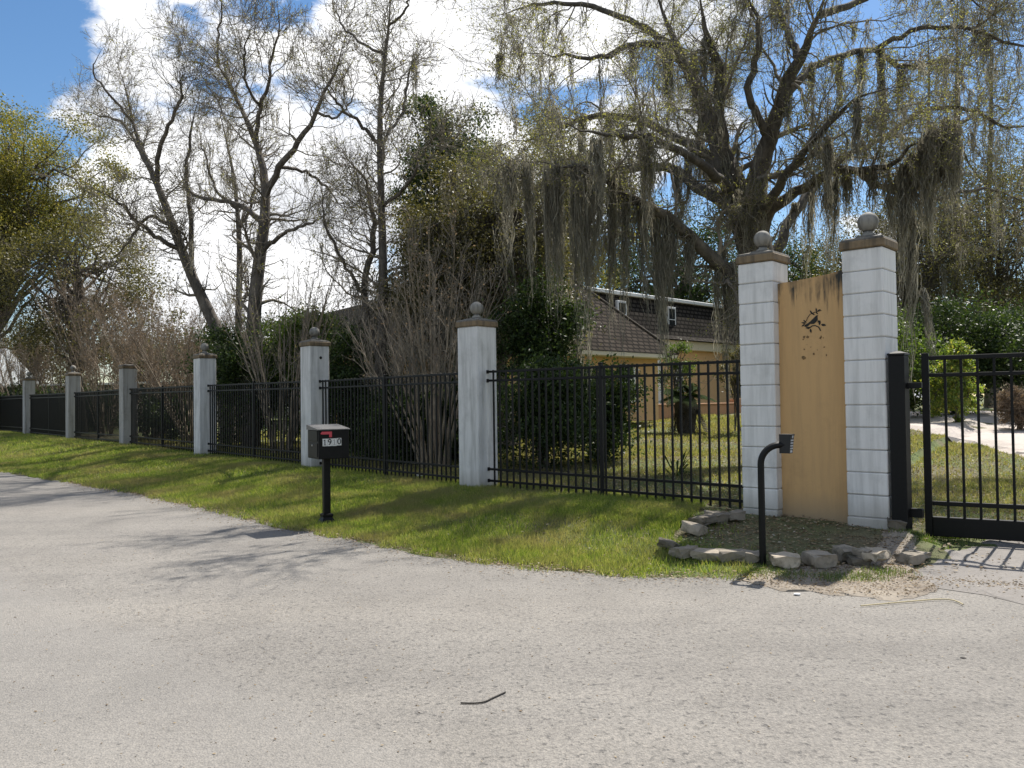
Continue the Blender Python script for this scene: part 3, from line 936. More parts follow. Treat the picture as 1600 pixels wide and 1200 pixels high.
mobj('camera_eye', bm_mesh('camera_eye', bm, 'button_grey'), kb, (.056, 0, .062), (0, math.radians(96), 0))
mobj('card_reader', box_mesh('card_reader', (.008, .045, .022), 'button_grey', .002), kb, (.041, 0, -.068))


# ------------------------------------------------------------------ edging stones
def stone_mesh(seed, s):
    rg_ = np.random.default_rng(seed)
    bm = bmesh.new(); bmesh.ops.create_cube(bm, size=1.0)
    bmesh.ops.bevel(bm, geom=bm.edges[:], offset=.055, segments=1, affect='EDGES')
    bmesh.ops.subdivide_edges(bm, edges=[e for e in bm.edges if e.calc_length() > .4], cuts=1)
    for v in bm.verts:
        tp = 1 - .10 * (v.co.z < 0)
        v.co = Vector((v.co.x * s[0] * tp, v.co.y * s[1] * (1 - .12 * (v.co.x > 0)), v.co.z * s[2])) + Vector(rg_.normal(0, .009, 3))
    return bm_mesh('stone', bm, 'edging_stone')


STONES = [  # px, py (centre of the stone), z above ground, length, width, height, yaw, tilt
    (1045, 838, .05, .30, .20, .12, 55, 14), (1068, 850, .06, .26, .2, .14, 30, -10), (1105, 853, .05, .34, .2, .13, -8, 3), (1142, 855, .05, .30, .2, .13, -6, -3), (1172, 863, .04, .28, .2, .13, -22, 5),
    (1085, 815, .06, .28, .22, .12, 40, 8), (1100, 806, .07, .30, .22, .12, 35, -6), (1120, 803, .07, .32, .22, .12, 28, 4), (1147, 801, .07, .30, .2, .11, 15, -3),
    (1226, 871, .07, .37, .24, .15, -4, 2), (1281, 867, .07, .32, .22, .14, 6, -2), (1325, 863, .07, .25, .22, .15, 15, 3), (1348, 855, .09, .16, .18, .13, 22, 0), (1369, 853, .11, .21, .19, .10, 18, -5),
    (1238, 887, -.02, .32, .2, .08, -8, 0), (1355, 873, .02, .18, .14, .10, 25, 4), (1372, 868, .02, .2, .16, .10, 5, 3)]
sb = G(1240, 880, 0)
edging = thing('stone_edging', 'weathered stone edging round the bed in front of the gate pillars', 'stone edging', (sb[0], sb[1], 0))


def stone_at(px, py, zc, L_, W_, H_, yaw, tilt, seed, parent=None):
    p = G(px, py, .06); z = tz(p[0], p[1]) + zc
    p = G(px, py, z); z = max(tz(p[0], p[1]), 0) + zc
    q_ = np.random.default_rng(seed + 500)
    L_ *= q_.uniform(.62, .92); W_ *= q_.uniform(.75, 1.05); H_ *= q_.uniform(.55, .8); zc *= .5; yaw += q_.uniform(-9, 9); tilt += q_.uniform(-5, 5)
    me = stone_mesh(seed, (L_, W_, H_))
    loc = np.array((p[0], p[1], z))
    if parent is not None: loc = loc - np.array(parent.location)
    return mobj('stone', me, parent, loc, (math.radians(tilt), math.radians(tilt * .7), math.radians(yaw)))


for k, s_ in enumerate(STONES): stone_at(*s_, 40 + k, edging)
for k, (s_, lab) in enumerate((((1342, 886, .045, .27, .19, .10, -8, 0), 'loose pale flat-topped stone lying on the road edge'),
                               ((1422, 876, .05, .25, .21, .12, 10, -2), 'loose dark stone block beside the concrete apron'),
                               ((1403, 830, .07, .26, .2, .13, -25, 8), 'loose stone leaning at the foot of the right gate pillar'),
                               ((1432, 858, .04, .26, .2, .10, 25, 5), 'loose brown stone half buried below the gate post'))):
    o = stone_at(*s_, 80 + k); o.name = 'loose_stone'; tag(o, lab, 'stone', 'loose stones beside the edging')


# ------------------------------------------------------------------ buildings
def quad_uv(name, polys, mat, parent, scale=1.0):
    """planar faces with uv in metres: u along first edge"""
    me = bpy.data.meshes.new(name); V = []; Fc = []
    for p in polys:
        Fc.append(list(range(len(V), len(V) + len(p)))); V += [tuple(q) for q in p]
    me.from_pydata(V, [], Fc); uvl = me.uv_layers.new(name='UVMap')
    for pl in me.polygons:
        vs = [Vector(me.vertices[i].co) for i in pl.vertices]
        e = (vs[1] - vs[0]).normalized(); nrm = pl.normal; f_ = nrm.cross(e)
        for li, v in zip(pl.loop_indices, vs): uvl.data[li].uv = ((v - vs[0]).dot(e), (v - vs[0]).dot(f_))
    me.materials.append(MATS[mat])
    return mobj(name, me, parent)


HU = math.radians(44.5)                  # house axis
C1 = np.array((5.74, 30.0))
gz = .80
t = thing('house', 'peach house with brown hipped wing and dark mansard roof behind the fence', 'house', (C1[0], C1[1], gz), HU)
# local frame: x along the house away from the wing corner, y inwards (away from the camera side), z up
EZ = 3.17 - gz
# wing: x from -13 to 0, y from 0 to 7
mobj('wall', box_mesh('wall', (9.6, 6.4, EZ), 'house_peach', .01, (-5.1, 3.5, EZ / 2)), t)
rh = 3.8
A_, B_, Cc, D_ = (-10.2, -.25, EZ), (.25, -.25, EZ), (.25, 7.25, EZ), (-10.2, 7.25, EZ)
R1, R2 = (-3.4, 3.5, EZ + rh), (-6.6, 3.5, EZ + rh)
roof = quad_uv('roof', [(A_, B_, R1, R2), (B_, Cc, R1), (Cc, D_, R2, R1), (D_, A_, R2)], 'shingle_brown', t)
mobj('fascia', box_mesh('fascia', (10.4, 7.45, .16), 'house_trim', .02, (-4.975, 3.5, EZ - .085)), t)
bmh = bmesh.new()
V, Q = tubes(np.array([[B_, R1], [A_, R2], [R1, R2]]), np.full((3, 2), .045), 6)
mobj('hip_cap', raw_mesh('hip_cap', V + np.array((0, 0, .03)), [Q], 'hip_tile'), roof)
# main block: mansard, x from -5 to 9.5, y from 3.6 to 12
mx0, mx1, my0, my1 = -4.0, 13.0, 3.6, 12.0
wz = 3.35
mobj('wall', box_mesh('wall', (mx1 - mx0 - .5, my1 - my0 - .5, wz), 'house_peach', .01, ((mx0 + mx1) / 2, (my0 + my1) / 2, wz / 2)), t)
mobj('frieze', box_mesh('frieze', (mx1 - mx0 + .1, my1 - my0 + .1, .42), 'house_trim', .02, ((mx0 + mx1) / 2, (my0 + my1) / 2, wz - .18)), t)
sl = .75; z0, z1 = wz + .03, wz + 1.85
b0 = [(mx0 - .3, my0 - .3, z0), (mx1 + .3, my0 - .3, z0), (mx1 + .3, my1 + .3, z0), (mx0 - .3, my1 + .3, z0)]
bk = [(mx0 + .15, my0 + .15, z0 + .22), (mx1 - .15, my0 + .15, z0 + .22), (mx1 - .15, my1 - .15, z0 + .22), (mx0 + .15, my1 - .15, z0 + .22)]
b1 = [(mx0 + sl, my0 + sl, z1), (mx1 - sl, my0 + sl, z1), (mx1 - sl, my1 - sl, z1), (mx0 + sl, my1 - sl, z1)]
ms = quad_uv('mansard_roof', [(b0[k], b0[(k + 1) % 4], bk[(k + 1) % 4], bk[k]) for k in range(4)] + [(bk[k], bk[(k + 1) % 4], b1[(k + 1) % 4], b1[k]) for k in range(4)], 'shingle_dark', t)
mobj('parapet_trim', box_mesh('parapet_trim', (mx1 - mx0 - 2 * sl + .3, my1 - my0 - 2 * sl + .3, .16), 'window_white', .02, ((mx0 + mx1) / 2, (my0 + my1) / 2, z1 + .08)), t)


def window(x, y, z, w, h, lean=0.0, nm='window'):
    f = mobj(nm, box_mesh(nm, (w, .12, h), 'window_white', .01), t, (x, y, z), (-lean, 0, 0))
    mobj('pane', box_mesh('pane', (w * .72, .04, h * .84), 'window_glass', .004), f, (0, -.055, 0))
    mobj('glazing_bar', box_mesh('glazing_bar', (w * .72, .02, .035), 'window_white', .002), f, (0, -.07, 0))
    mobj('sill', box_mesh('sill', (w + .14, .2, .07), 'window_white', .008), f, (0, -.07, -h / 2 - .03))


for x in (2.35, 5.95):
    window(x, my0 + .40, z0 + .95, .62, 1.15, 0.0, 'dormer_window')
for x in (3.0, 6.2): window(x, my0 + .22, 1.75, .62, 1.25)
window(-2.2, .28, 1.35, .9, 1.25)
for x in (1.25, 4.6):
    mobj('pilaster', box_mesh('pilaster', (.30, .14, wz - .42), 'window_white', .01, (0, 0, (wz - .42) / 2)), t, (x, my0 + .2, 0))
for (a, b, c_) in (((4.2, 1.7), 6.4, .62),):
    mobj('planter_wall', box_mesh('planter_wall', (b, .3, c_), 'planter_wall', .015, (0, 0, c_ / 2)), t, (a[0], a[1], -.12))
    mobj('planter_coping', box_mesh('planter_coping', (b + .1, .4, .07), 'planter_wall', .015), t, (a[0], a[1], c_ - .08))
mobj('planter_pier', box_mesh('planter_pier', (.45, .5, .85), 'planter_wall', .015, (0, 0, .42)), t, (7.35, 1.7, -.1))

# far dark gabled house
c = W(552, 560, 44)
t = thing('neighbour_house', 'dark grey gabled house far behind the green shrubs', 'house', (c[0], c[1], .8), math.radians(35))
mobj('wall', box_mesh('wall', (6, 9, 3.6), 'grey_wall', .02, (0, 0, 1.8)), t)
bm = bmesh.new(); prism_bm(bm, [(-3.5, 3.4), (3.5, 3.4), (.2, 5.9), (-.2, 5.9)], -4.8, 4.8)
mobj('roof', bm_mesh('roof', bm, 'shingle_dark'), t)
mobj('gable_vent', box_mesh('gable_vent', (.7, .06, .7), 'house_trim', .01), t, (0, -4.83, 4.3))
# long low outbuilding at the left
a, b = W(-120, 600, 52), W(330, 596, 46)
L_ = np.linalg.norm((b - a)[:2])
t = thing('outbuilding', 'long low dark outbuilding with a thin pale roof edge behind the left fence', 'building', (a[0], a[1], .6), math.atan2(b[1] - a[1], b[0] - a[0]))
mobj('wall', box_mesh('wall', (L_, 5, 2.25), 'dark_siding', .01, (L_ / 2, 2.5, 1.1)), t)
mobj('roof_edge', box_mesh('roof_edge', (L_ + .5, 5.6, .12), 'window_white', .01, (L_ / 2, 2.5, 2.31)), t)
for k in range(5):
    f = mobj('door_panel', box_mesh('door_panel', (2.2, .06, 1.9), 'black_metal', .01), t, (2 + k * (L_ - 4) / 4, -.03, .98))
    mobj('door_rail', box_mesh('door_rail', (2.2, .03, .06), 'dark_siding', .005), f, (0, -.045, .1))
a = W(-70, 580, 60)
t = thing('white_roofed_barn', 'barn with a bright white metal roof at the far left', 'building', (a[0], a[1], .6), math.radians(-8))
mobj('wall', box_mesh('wall', (8, 7, 2.6), 'grey_wall', .01, (0, 0, 1.3)), t)
bm = bmesh.new(); prism_bm(bm, [(-3.9, 2.5), (3.9, 2.5), (0, 5.3)], -4.2, 4.2)
ro = mobj('roof', bm_mesh('roof', bm, 'pale_metal_roof'), t, (0, 0, 0), (0, 0, math.pi / 2))
for k in range(13):
    mobj('seam', box_mesh('seam', (.03, 4.75, .04), 'pale_metal_roof', .004), ro, (0, 0, 0)) if False else None


# ------------------------------------------------------------------ trees
def twig_tree(name, label, limbs, bark, twig, counts, lens, rend, leafmat=None, nleaf=0, lsize=.05, curl=.22, trop=(0, 0, .05), group=None, flat=0.0, sides=9, lean=None):
    s = limbs[0].shape[0]
    for q in range(1, len(limbs)):
        prev = np.concatenate([l[1:-2, :3] for l in limbs[:q]]); dd_ = np.linalg.norm(prev - limbs[q][0, :3], axis=1)
        sh = prev[np.argmin(dd_)] - limbs[q][0, :3]
        limbs[q][:, :3] += sh[None] * np.linspace(1, 0, s)[:, None] ** 2
    A = np.stack(limbs); P0, R0 = A[:, :, :3], A[:, :, 3]
    base = A[0, 0, :3]
    t = thing(name, label, 'tree', base, 0, group)
    part('trunk', tubes(P0, R0, sides), bark, t, True)
    P1, R1 = grow(P0, R0, counts[0], 9, lens[0], (28, 75), curl, trop, .34, rend * 1.8, .25, flat)
    P2, R2 = grow(np.concatenate([P1]), R1, counts[1], 7, lens[1], (25, 70), curl, trop, .5, rend * 1.2, .12, flat)
    PX, RX = grow(P0, R0, counts[1] // 5, 7, lens[1], (25, 80), curl, trop, .2, rend * 1.2, .35, flat)
    P2 = np.concatenate([P2, PX]); R2 = np.concatenate([R2, RX])
    P3, R3 = grow(P2, R2, counts[2], 5, lens[2], (20, 65), curl * 1.1, trop, .55, rend, .1)
    cr = part('crown', merge([tubes(P1, R1, 6), tubes(P2, R2, 4), tubes(P3, R3, 3)]), twig, t, True)
    if nleaf:
        C = np.concatenate([along(P3, int(nleaf * .8), .3), along(P2, int(nleaf * .2), .4)])
        C = C + RNG.normal(0, .03, C.shape)
        part('foliage', leaves(C, lsize), leafmat, cr)
    return t, P0, R0, P1, P2


def drop(px, py, d):                    # foot of a trunk on the terrain below a direction
    p = W(px, py, d); z = tz(p[0], p[1]) - .15
    return (p[0], p[1], z)


def rooted(l, px, d, r):
    """prepend a foot on the ground to a limb"""
    f = drop(px, 640, d); l = np.vstack([[f[0], f[1], f[2], r * d / F], l])
    return resample(l, len(l) - 1)


# big live oak with Spanish moss
D = 16.4
OK = [
    [(1216, 560, 40, 0), (1184, 395, 40, 0), (1164, 330, 36, 0), (1140, 271, 24, 0), (1123, 229, 20, .3), (1094, 146, 15, .8), (1065, 83, 12, 1.2), (1040, 40, 9, 1.6), (1018, -40, 4, 2.0)],
    [(1196, 400, 34, 0), (1186, 330, 28, 0), (1194, 271, 22, -.2), (1207, 217, 18, -.5), (1228, 146, 15, -.9), (1248, 92, 13, -1.2), (1278, 37, 11, -1.5), (1300, -40, 5, -1.6)],
    [(1150, 300, 22, 0), (1127, 229, 14, -.3), (1123, 175, 12, -.6), (1124, 96, 10, -1.0), (1102, 55, 8, -1.2), (1090, -40, 4, -1.2)],
    [(1212, 540, 20, 0), (1166, 452, 17, -.2), (1123, 404, 15, -.6), (1077, 365, 13, -1.0), (1036, 323, 12, -1.3), (985, 315, 10, -1.6), (956, 292, 9, -1.8), (930, 262, 7, -2.0), (900, 250, 6, -2.1), (850, 262, 4, -2.2), (790, 245, 2.5, -2.3)],
    [(1160, 340, 20, 0), (1136, 318, 15, .3), (1094, 288, 13, .7), (1060, 264, 11, 1.1), (1010, 250, 9, 1.6), (960, 270, 7, 2), (890, 272, 5, 2.4), (800, 275, 3, 3)],
    [(1140, 275, 16, 0), (1115, 246, 12, .5), (1077, 217, 10, 1), (1040, 210, 9, 1.5), (997, 180, 8, 2), (906, 179, 6, 2.6), (868, 208, 4.5, 3), (760, 230, 2.5, 3.6)],
    [(1180, 370, 22, 0), (1204, 318, 13, -.4), (1248, 300, 11, -.8), (1269, 283, 10, -1.2), (1307, 260, 9, -1.5), (1345, 266, 8, -1.8), (1382, 271, 7, -2.2), (1440, 215, 5, -2.6), (1500, 190, 3, -3.0)],
    [(1192, 420, 22, 0), (1215, 383, 11, .4), (1240, 325, 10, .8), (1273, 288, 9, 1.3), (1320, 240, 7, 1.9), (1390, 215, 5, 2.6), (1470, 200, 3, 3.2)],
    [(1094, 146, 12, .8), (1060, 83, 10, .4), (1020, 72, 9, 0), (990, 70, 7, -.4), (940, 95, 5, -.8), (870, 85, 3.5, -1.2), (790, 88, 2, -1.6)],
    [(1228, 146, 11, -.9), (1260, 100, 8, -.4), (1310, 82, 7, 0), (1370, 70, 6, .4), (1410, 110, 5, .7), (1480, 90, 3.5, 1), (1560, 120, 2, 1.3)],
    [(1065, 83, 9, 1.2), (1000, 40, 7, 1.5), (930, 10, 5.5, 1.8), (850, 5, 4, 2.2), (760, 30, 2.5, 2.6)],
    [(1278, 37, 9, -1.5), (1340, 10, 7, -1.2), (1400, -20, 5, -1), (1490, -10, 3, -.6), (1590, 40, 1.8, -.2)],
    [(1210, 217, 10, -.5), (1170, 150, 8, -1.2), (1190, 60, 7, -1.8), (1160, -40, 4, -1.8)],
    [(1248, 92, 9, -1.2), (1225, 40, 7, -.6), (1200, -50, 4, 0)],
    [(1345, 266, 7, -1.8), (1400, 300, 5.5, -1.2), (1470, 310, 4.5, -.6), (1540, 290, 3.5, 0), (1640, 330, 2, .6)],
    [(1390, 215, 6, 2.6), (1450, 165, 5, 2.2), (1520, 170, 4, 1.8), (1580, 205, 3, 1.4), (1660, 190, 2, 1)],
    [(1370, 70, 6, .4), (1440, 35, 5, .2), (1520, 40, 4, -.2), (1600, 75, 3, -.5), (1680, 60, 2, -.8)],
    [(1160, 340, 16, .2), (1120, 300, 10, 1.5), (1090, 240, 8, 2.6), (1100, 160, 6, 3.6), (1150, 80, 4, 4.4)],
    [(1180, 350, 14, -.1), (1230, 270, 9, -1.6), (1280, 210, 7, -2.6), (1340, 150, 5, -3.4), (1420, 130, 3, -4.0)],
    [(1150, 320, 14, -.1), (1090, 255, 9, -1.5), (1010, 215, 7, -2.6), (930, 215, 5, -3.4), (850, 180, 3, -4.2)],
]
ol = [limb(q, D, 22, .022, .72) for q in OK]
ol[0] = rooted(ol[0], 1222, D, 36)
oak, oP0, oR0, oP1, oP2 = twig_tree('oak_tree', 'large live oak draped in Spanish moss behind the gate pillars', ol, 'oak_bark', 'twig_grey', (215, 2500, 19500), ((1.0, 3.0), (.5, 1.5), (.2, .65)), .0028,
                                    'oak_leaf', 115000, .034, .24, (0, 0, .02), sides=12)
# moss: placed festoons plus many small ones along the branches
FEST = [(1478, 192, 115, 62, -2.9), (1450, 225, 130, 46, -2.7), (1412, 258, 170, 26, -2.4), (1430, 330, 200, 13, -2.4), (1442, 450, 95, 10, -2.4), (1388, 262, 110, 24, -2.1), (1360, 262, 70, 24, -2), (1322, 262, 80, 26, -1.6), (1290, 275, 100, 30, -1.3), (1270, 288, 130, 26, 1.3), (1310, 250, 150, 26, 1.8),
        (1240, 318, 60, 22, .8), (1147, 410, 125, 30, -.6), (1118, 395, 125, 26, -.6), (1130, 385, 165, 16, -.5), (1075, 362, 80, 26, -1), (1035, 330, 195, 26, -1.3), (1020, 322, 170, 30, -1.3), (995, 318, 150, 30, -1.6), (975, 312, 185, 20, -1.6), (1050, 338, 110, 22, -1.2), (955, 292, 190, 26, -1.8), (935, 262, 150, 36, -2),
        (915, 252, 240, 24, -2), (895, 252, 235, 30, -2.1), (870, 255, 170, 30, -2.2), (850, 258, 190, 34, -2.2), (825, 255, 150, 30, -2.3), (800, 248, 130, 26, -2.3), (860, 270, 120, 30, 2.6), (905, 272, 110, 30, 2.3), (960, 272, 120, 26, 2), (1010, 252, 90, 26, 1.6), (1060, 262, 100, 24, 1.1),
        (1040, 72, 95, 18, 0), (1046, 78, 130, 12, .1), (990, 72, 60, 14, -.4), (1000, 182, 80, 26, 2), (950, 180, 80, 26, 2.3), (910, 182, 70, 24, 2.6), (1095, 215, 90, 26, .8), (1135, 225, 130, 28, -.3), (1080, 220, 130, 22, 1), (1190, 280, 90, 28, -.6), (1165, 300, 90, 40, -.5), (1180, 320, 70, 30, -.5),
        (1375, 72, 140, 22, .4), (1405, 108, 60, 16, .7), (1345, 78, 110, 20, .2), (1310, 85, 90, 20, 0), (1265, 100, 100, 22, -.4), (1290, 215, 90, 24, -2.7), (1340, 155, 100, 22, -3.4), (1230, 150, 60, 18, -.9), (780, 86, 40, 24, -1.6), (1100, 60, 100, 16, -1.2), (1125, 110, 90, 16, -1), (1010, 216, 110, 26, -2.6), (930, 216, 90, 24, -3.4)]
FA = np.array([W(a, b, D + e) for a, b, l, w_, e in FEST]); FL = np.array([l * (D + e) / F for a, b, l, w_, e in FEST]); FW = np.array([w_ * .42 * (D + e) / F for a, b, l, w_, e in FEST])
A2 = np.concatenate([along(oP0[3:], 80, .3), along(oP1, 270, .15), along(oP2, 260, .2)])
L2 = np.concatenate([RNG.uniform(.4, 1.5, 80), RNG.uniform(.2, 1.0, 270), RNG.uniform(.12, .55, 260)])
W2 = np.concatenate([RNG.uniform(.08, .2, 80), RNG.uniform(.06, .15, 270), RNG.uniform(.04, .1, 260)])
BK = [(1480, 190, 110, 44, -2.9), (1495, 196, 100, 36, -2.8), (1462, 198, 120, 40, -2.9), (1446, 220, 125, 36, -2.7), (1430, 240, 120, 30, -2.6), (1470, 210, 90, 50, -2.8), (1415, 258, 110, 28, -2.4)]
BA = np.array([W(a, b, D + e) for a, b, l, w_, e in BK]); BL = np.array([l * (D + e) / F for a, b, l, w_, e in BK]); BWd = np.array([w_ * .4 * (D + e) / F for a, b, l, w_, e in BK])
ms_ = merge([moss_clumps(BA, BL, BWd, 330, 9), moss_clumps(FA, FL * 1.1, FW, 150, 10), moss_clumps(A2, L2, W2, 24, 6)])
part('spanish_moss', ms_, 'moss_strand', oak, False, 'stuff')

# bare trees on the left
D = 25.0
TA = [[(352, 520, 17, 0), (329, 496, 15, 0), (308, 462, 14, 0), (288, 408, 12.5, 0), (267, 342, 11, 0), (254, 292, 9, 0), (232, 265, 7, .2), (221, 237, 6, .5), (200, 187, 5, .9), (206, 137, 4, 1.2), (183, 95, 2.5, 1.5)],
      [(256, 290, 7, 0), (254, 233, 6, -.4), (271, 187, 4.5, -.8), (288, 137, 3.5, -1), (280, 90, 2, -1.2)],
      [(288, 408, 7, 0), (237, 371, 5.5, -.5), (200, 329, 4.5, -1), (162, 300, 3, -1.5), (130, 290, 2, -1.8)],
      [(254, 292, 5, 0), (225, 240, 4.5, 1), (195, 190, 3.5, 1.6), (150, 178, 2, 2.2), (105, 170, 1.3, 2.6)],
      [(308, 450, 8, .2), (304, 417, 7, .4), (306, 367, 6, .6), (298, 310, 5.5, .8), (290, 285, 5, 1), (296, 233, 4, 1.2), (304, 179, 3, 1.4), (320, 120, 2, 1.6)],
      [(200, 187, 4, .9), (170, 150, 3, .4), (140, 110, 2, 0), (165, 70, 1.2, -.4)],
      [(267, 342, 5, 0), (230, 330, 4, 1), (190, 390, 3, 1.6), (160, 420, 2, 2)]]
TB = [[(392, 560, 19, 0), (396, 475, 18, 0), (404, 396, 16, 0), (417, 342, 14, 0), (425, 292, 12, 0), (417, 267, 9.5, 0), (412, 225, 8, .3), (392, 196, 7, .6), (367, 162, 6, .9), (367, 129, 5, 1.1), (350, 100, 4.2, 1.3), (320, 75, 3.2, 1.5), (292, 50, 2, 1.7)],
      [(425, 295, 9, 0), (437, 258, 8.5, -.3), (467, 225, 7.5, -.7), (492, 183, 6, -1), (508, 146, 4.5, -1.3), (528, 95, 3.2, -1.6), (545, 40, 2, -2)],
      [(412, 225, 6.5, .3), (410, 167, 5.5, 0), (428, 137, 4.5, -.3), (421, 96, 3.5, -.6), (440, 40, 2.4, -.9), (430, -20, 1.5, -1)],
      [(350, 100, 3.6, 1.3), (345, 60, 3, 1.2), (348, 10, 2.2, 1.1), (340, -50, 1.5, 1)],
      [(408, 354, 8, 0), (375, 321, 6.5, .6), (340, 312, 5.5, 1), (304, 308, 4.5, 1.4), (270, 270, 3, 1.8)],
      [(417, 383, 7, 0), (450, 358, 5, -.5), (483, 350, 3.6, -1), (520, 330, 2.4, -1.5)],
      [(440, 255, 5, -.3), (475, 262, 4, .4), (510, 290, 3.4, 1), (540, 330, 2.4, 1.5)],
      [(410, 167, 4, 0), (385, 130, 3.4, -.8), (380, 80, 2.8, -1.4), (400, 30, 2, -1.8)],
      [(492, 183, 4, -1), (520, 190, 3.2, -.4), (545, 170, 2.4, .2), (560, 120, 1.6, .6)]]
TB3 = [[(372, 560, 9, 0), (371, 479, 8.5, 0), (377, 375, 7, 0), (367, 333, 6, 0), (371, 292, 5, .3), (362, 240, 4, .5), (345, 190, 3, .8), (340, 150, 2, 1)],
       [(377, 375, 4.5, 0), (395, 330, 4, -.5), (400, 270, 3, -1), (385, 220, 2, -1.4)], [(367, 333, 4, 0), (335, 300, 3.4, .6), (320, 250, 2.6, 1), (310, 190, 1.8, 1.3)]]
TC = [[(592, 600, 14, 0), (596, 500, 13, 0), (600, 375, 11, 0), (596, 312, 9.5, 0), (592, 208, 7.5, 0), (597, 104, 6, .2), (612, 42, 4.5, .4), (617, -10, 3.4, .6), (605, -90, 2, .8)],
      [(560, 580, 9, .4), (546, 458, 9, .5), (571, 408, 8, .6), (579, 333, 6.5, .7), (575, 290, 5.5, .8), (548, 250, 4, 1), (520, 225, 2.6, 1.3)],
      [(592, 215, 5, 0), (558, 183, 4.4, -.4), (533, 167, 3.6, -.8), (508, 140, 2.6, -1.1), (480, 120, 1.6, -1.5)],
      [(597, 104, 4, .2), (560, 75, 3.2, .8), (530, 40, 2.5, 1.2), (520, -20, 1.6, 1.6)],
      [(598, 330, 5, 0), (640, 290, 4, -.6), (665, 230, 3, -1.1), (690, 200, 2, -1.5)],
      [(594, 240, 4.4, 0), (630, 180, 3.6, .7), (640, 110, 2.6, 1.2), (665, 60, 1.7, 1.6)],
      [(546, 458, 5, .5), (520, 400, 4, .1), (500, 340, 3.2, -.4), (510, 290, 2.2, -.8)],
      [(606, 60, 3.6, .4), (635, 20, 3, .1), (640, -50, 2, -.2)]]
for nm, lb, sp, d, footx, r, ct in (('bare_tree', 'leaning bare tree, leftmost of the large leafless trees', TA, 25.5, 356, 18, (95, 900, 4200)), ('bare_tree', 'tall forked bare tree, thickest trunk of the leafless trees', TB, 24.0, 392, 21, (120, 1100, 5200)),
                                    ('bare_tree', 'slender bare tree just left of the thick forked trunk', TB3, 26.5, 373, 10, (36, 280, 1300)), ('bare_tree', 'straight tall bare tree above the fence bay with the mailbox', TC, 20.5, 592, 16, (95, 850, 4000))):
    ls = [limb(q, d, 18, .028, .6) for q in sp]
    ls[0] = rooted(ls[0], footx, d, r * .7)
    tr, p0, r0, p1, p2 = twig_tree(nm, lb, ls, 'grey_bark', 'twig_grey', ct, ((.9, 2.8), (.5, 1.6), (.22, .8)), .0040, 'bud_leaf', int(ct[2] * 1.3), .05, .26, (0, 0, .07), 'tall leafless trees', sides=9)
    m_ = 16
    A2 = np.concatenate([along(p0, 4, .3), along(p1, 9, .1)])
    part('spanish_moss', moss_clumps(A2, RNG.uniform(.4, 1.5, len(A2)), RNG.uniform(.07, .18, len(A2)), 34, 6), 'moss_strand', tr, False, 'stuff')


def clump_tree(name, label, base, h, crown_c, crown_r, nclump, nleaf, lsize, mat, bark, trunk_r=.18, cat='tree', group=None, moss=0, sig=.32, shell=.55, ntw=0, droop=0.0, seedlimb=None, flat=.7, trunks=1, aspect=.5, cone=0.0):
    """trunk, limbs reaching leaf clumps spread through an uneven crown volume"""
    base = np.array(base, float); cc = np.array(crown_c, float); rr = np.array(crown_r, float)
    t = thing(name, label, cat, base, 0, group)
    u = norm(RNG.normal(size=(nclump, 3))); rad = (shell + (1 - shell) * RNG.random(nclump))
    lump = 1 + .22 * np.sin(u[:, 0] * 5 + base[0]) + .18 * np.sin(u[:, 2] * 7 + base[1])
    C = cc + u * rr * (rad * lump)[:, None]
    if cone:
        zr = (C[:, 2] - cc[2]) / rr[2]; C[:, :2] = cc[:2] + (C[:, :2] - cc[:2]) * (1.15 - cone * zr)[:, None]
    C[:, 2] = np.maximum(C[:, 2], base[2] + .12)
    tr = []
    for k in range(trunks):
        o_ = RNG.normal(0, .12 if trunks > 1 else 0, 2)
        top = cc + np.array((RNG.normal(0, .15) * rr[0], RNG.normal(0, .15) * rr[1], rr[2] * .45))
        tr.append(np.column_stack([resample(np.vstack([base + (o_[0], o_[1], -.1), base * .5 + cc * .5 + RNG.normal(0, .08, 3) * rr, top]), 10), np.linspace(trunk_r, trunk_r * .25, 10)]))
    T = np.stack(tr)
    part('trunk', tubes(T[:, :, :3], T[:, :, 3], 8), bark, t, True)
    seg = 7; j = RNG.integers(0, trunks, nclump); ti = RNG.integers(3, 9, nclump)
    st_ = T[j, ti, :3]; f = np.linspace(0, 1, seg)[None, :, None]
    P = st_[:, None] * (1 - f) + C[:, None] * f + RNG.normal(0, .06, (nclump, seg, 3)) * rr * np.sin(f * 3.14) ; P[:, :, 2] += (np.sin(f[..., 0] * 3.14) * .1 * rr[2])
    R_ = np.maximum(.012, trunk_r * .32 * (1 - f[..., 0] * .85)) * np.ones((nclump, 1))
    tb = [tubes(P, R_, 5)]
    if ntw:
        P3, R3 = grow(P, R_, ntw, 5, (.3 * sig * 4, sig * 4), (20, 80), .25, (0, 0, .04), .5, .006, .35)
        tb.append(tubes(P3, R3, 3))
    cr = part('crown', merge(tb), bark, t, True)
    k = RNG.integers(0, nclump, nleaf); g_ = RNG.normal(size=(nleaf, 3)); g_[:, 2] *= flat
    wv = (.6 + .8 * RNG.random(nclump))[k][:, None]
    X = C[k] + g_ * sig * wv * np.mean(rr) * .6
    part('foliage', leaves(X, lsize, .5, aspect, droop), mat, cr)
    if moss:
        A3 = C[RNG.integers(0, nclump, moss)] + RNG.normal(0, .2, (moss, 3))
        part('spanish_moss', moss_clumps(A3, RNG.uniform(.6, 2.4, moss), RNG.uniform(.12, .32, moss), 40, 6), 'moss_strand', t, False, 'stuff')
    return t


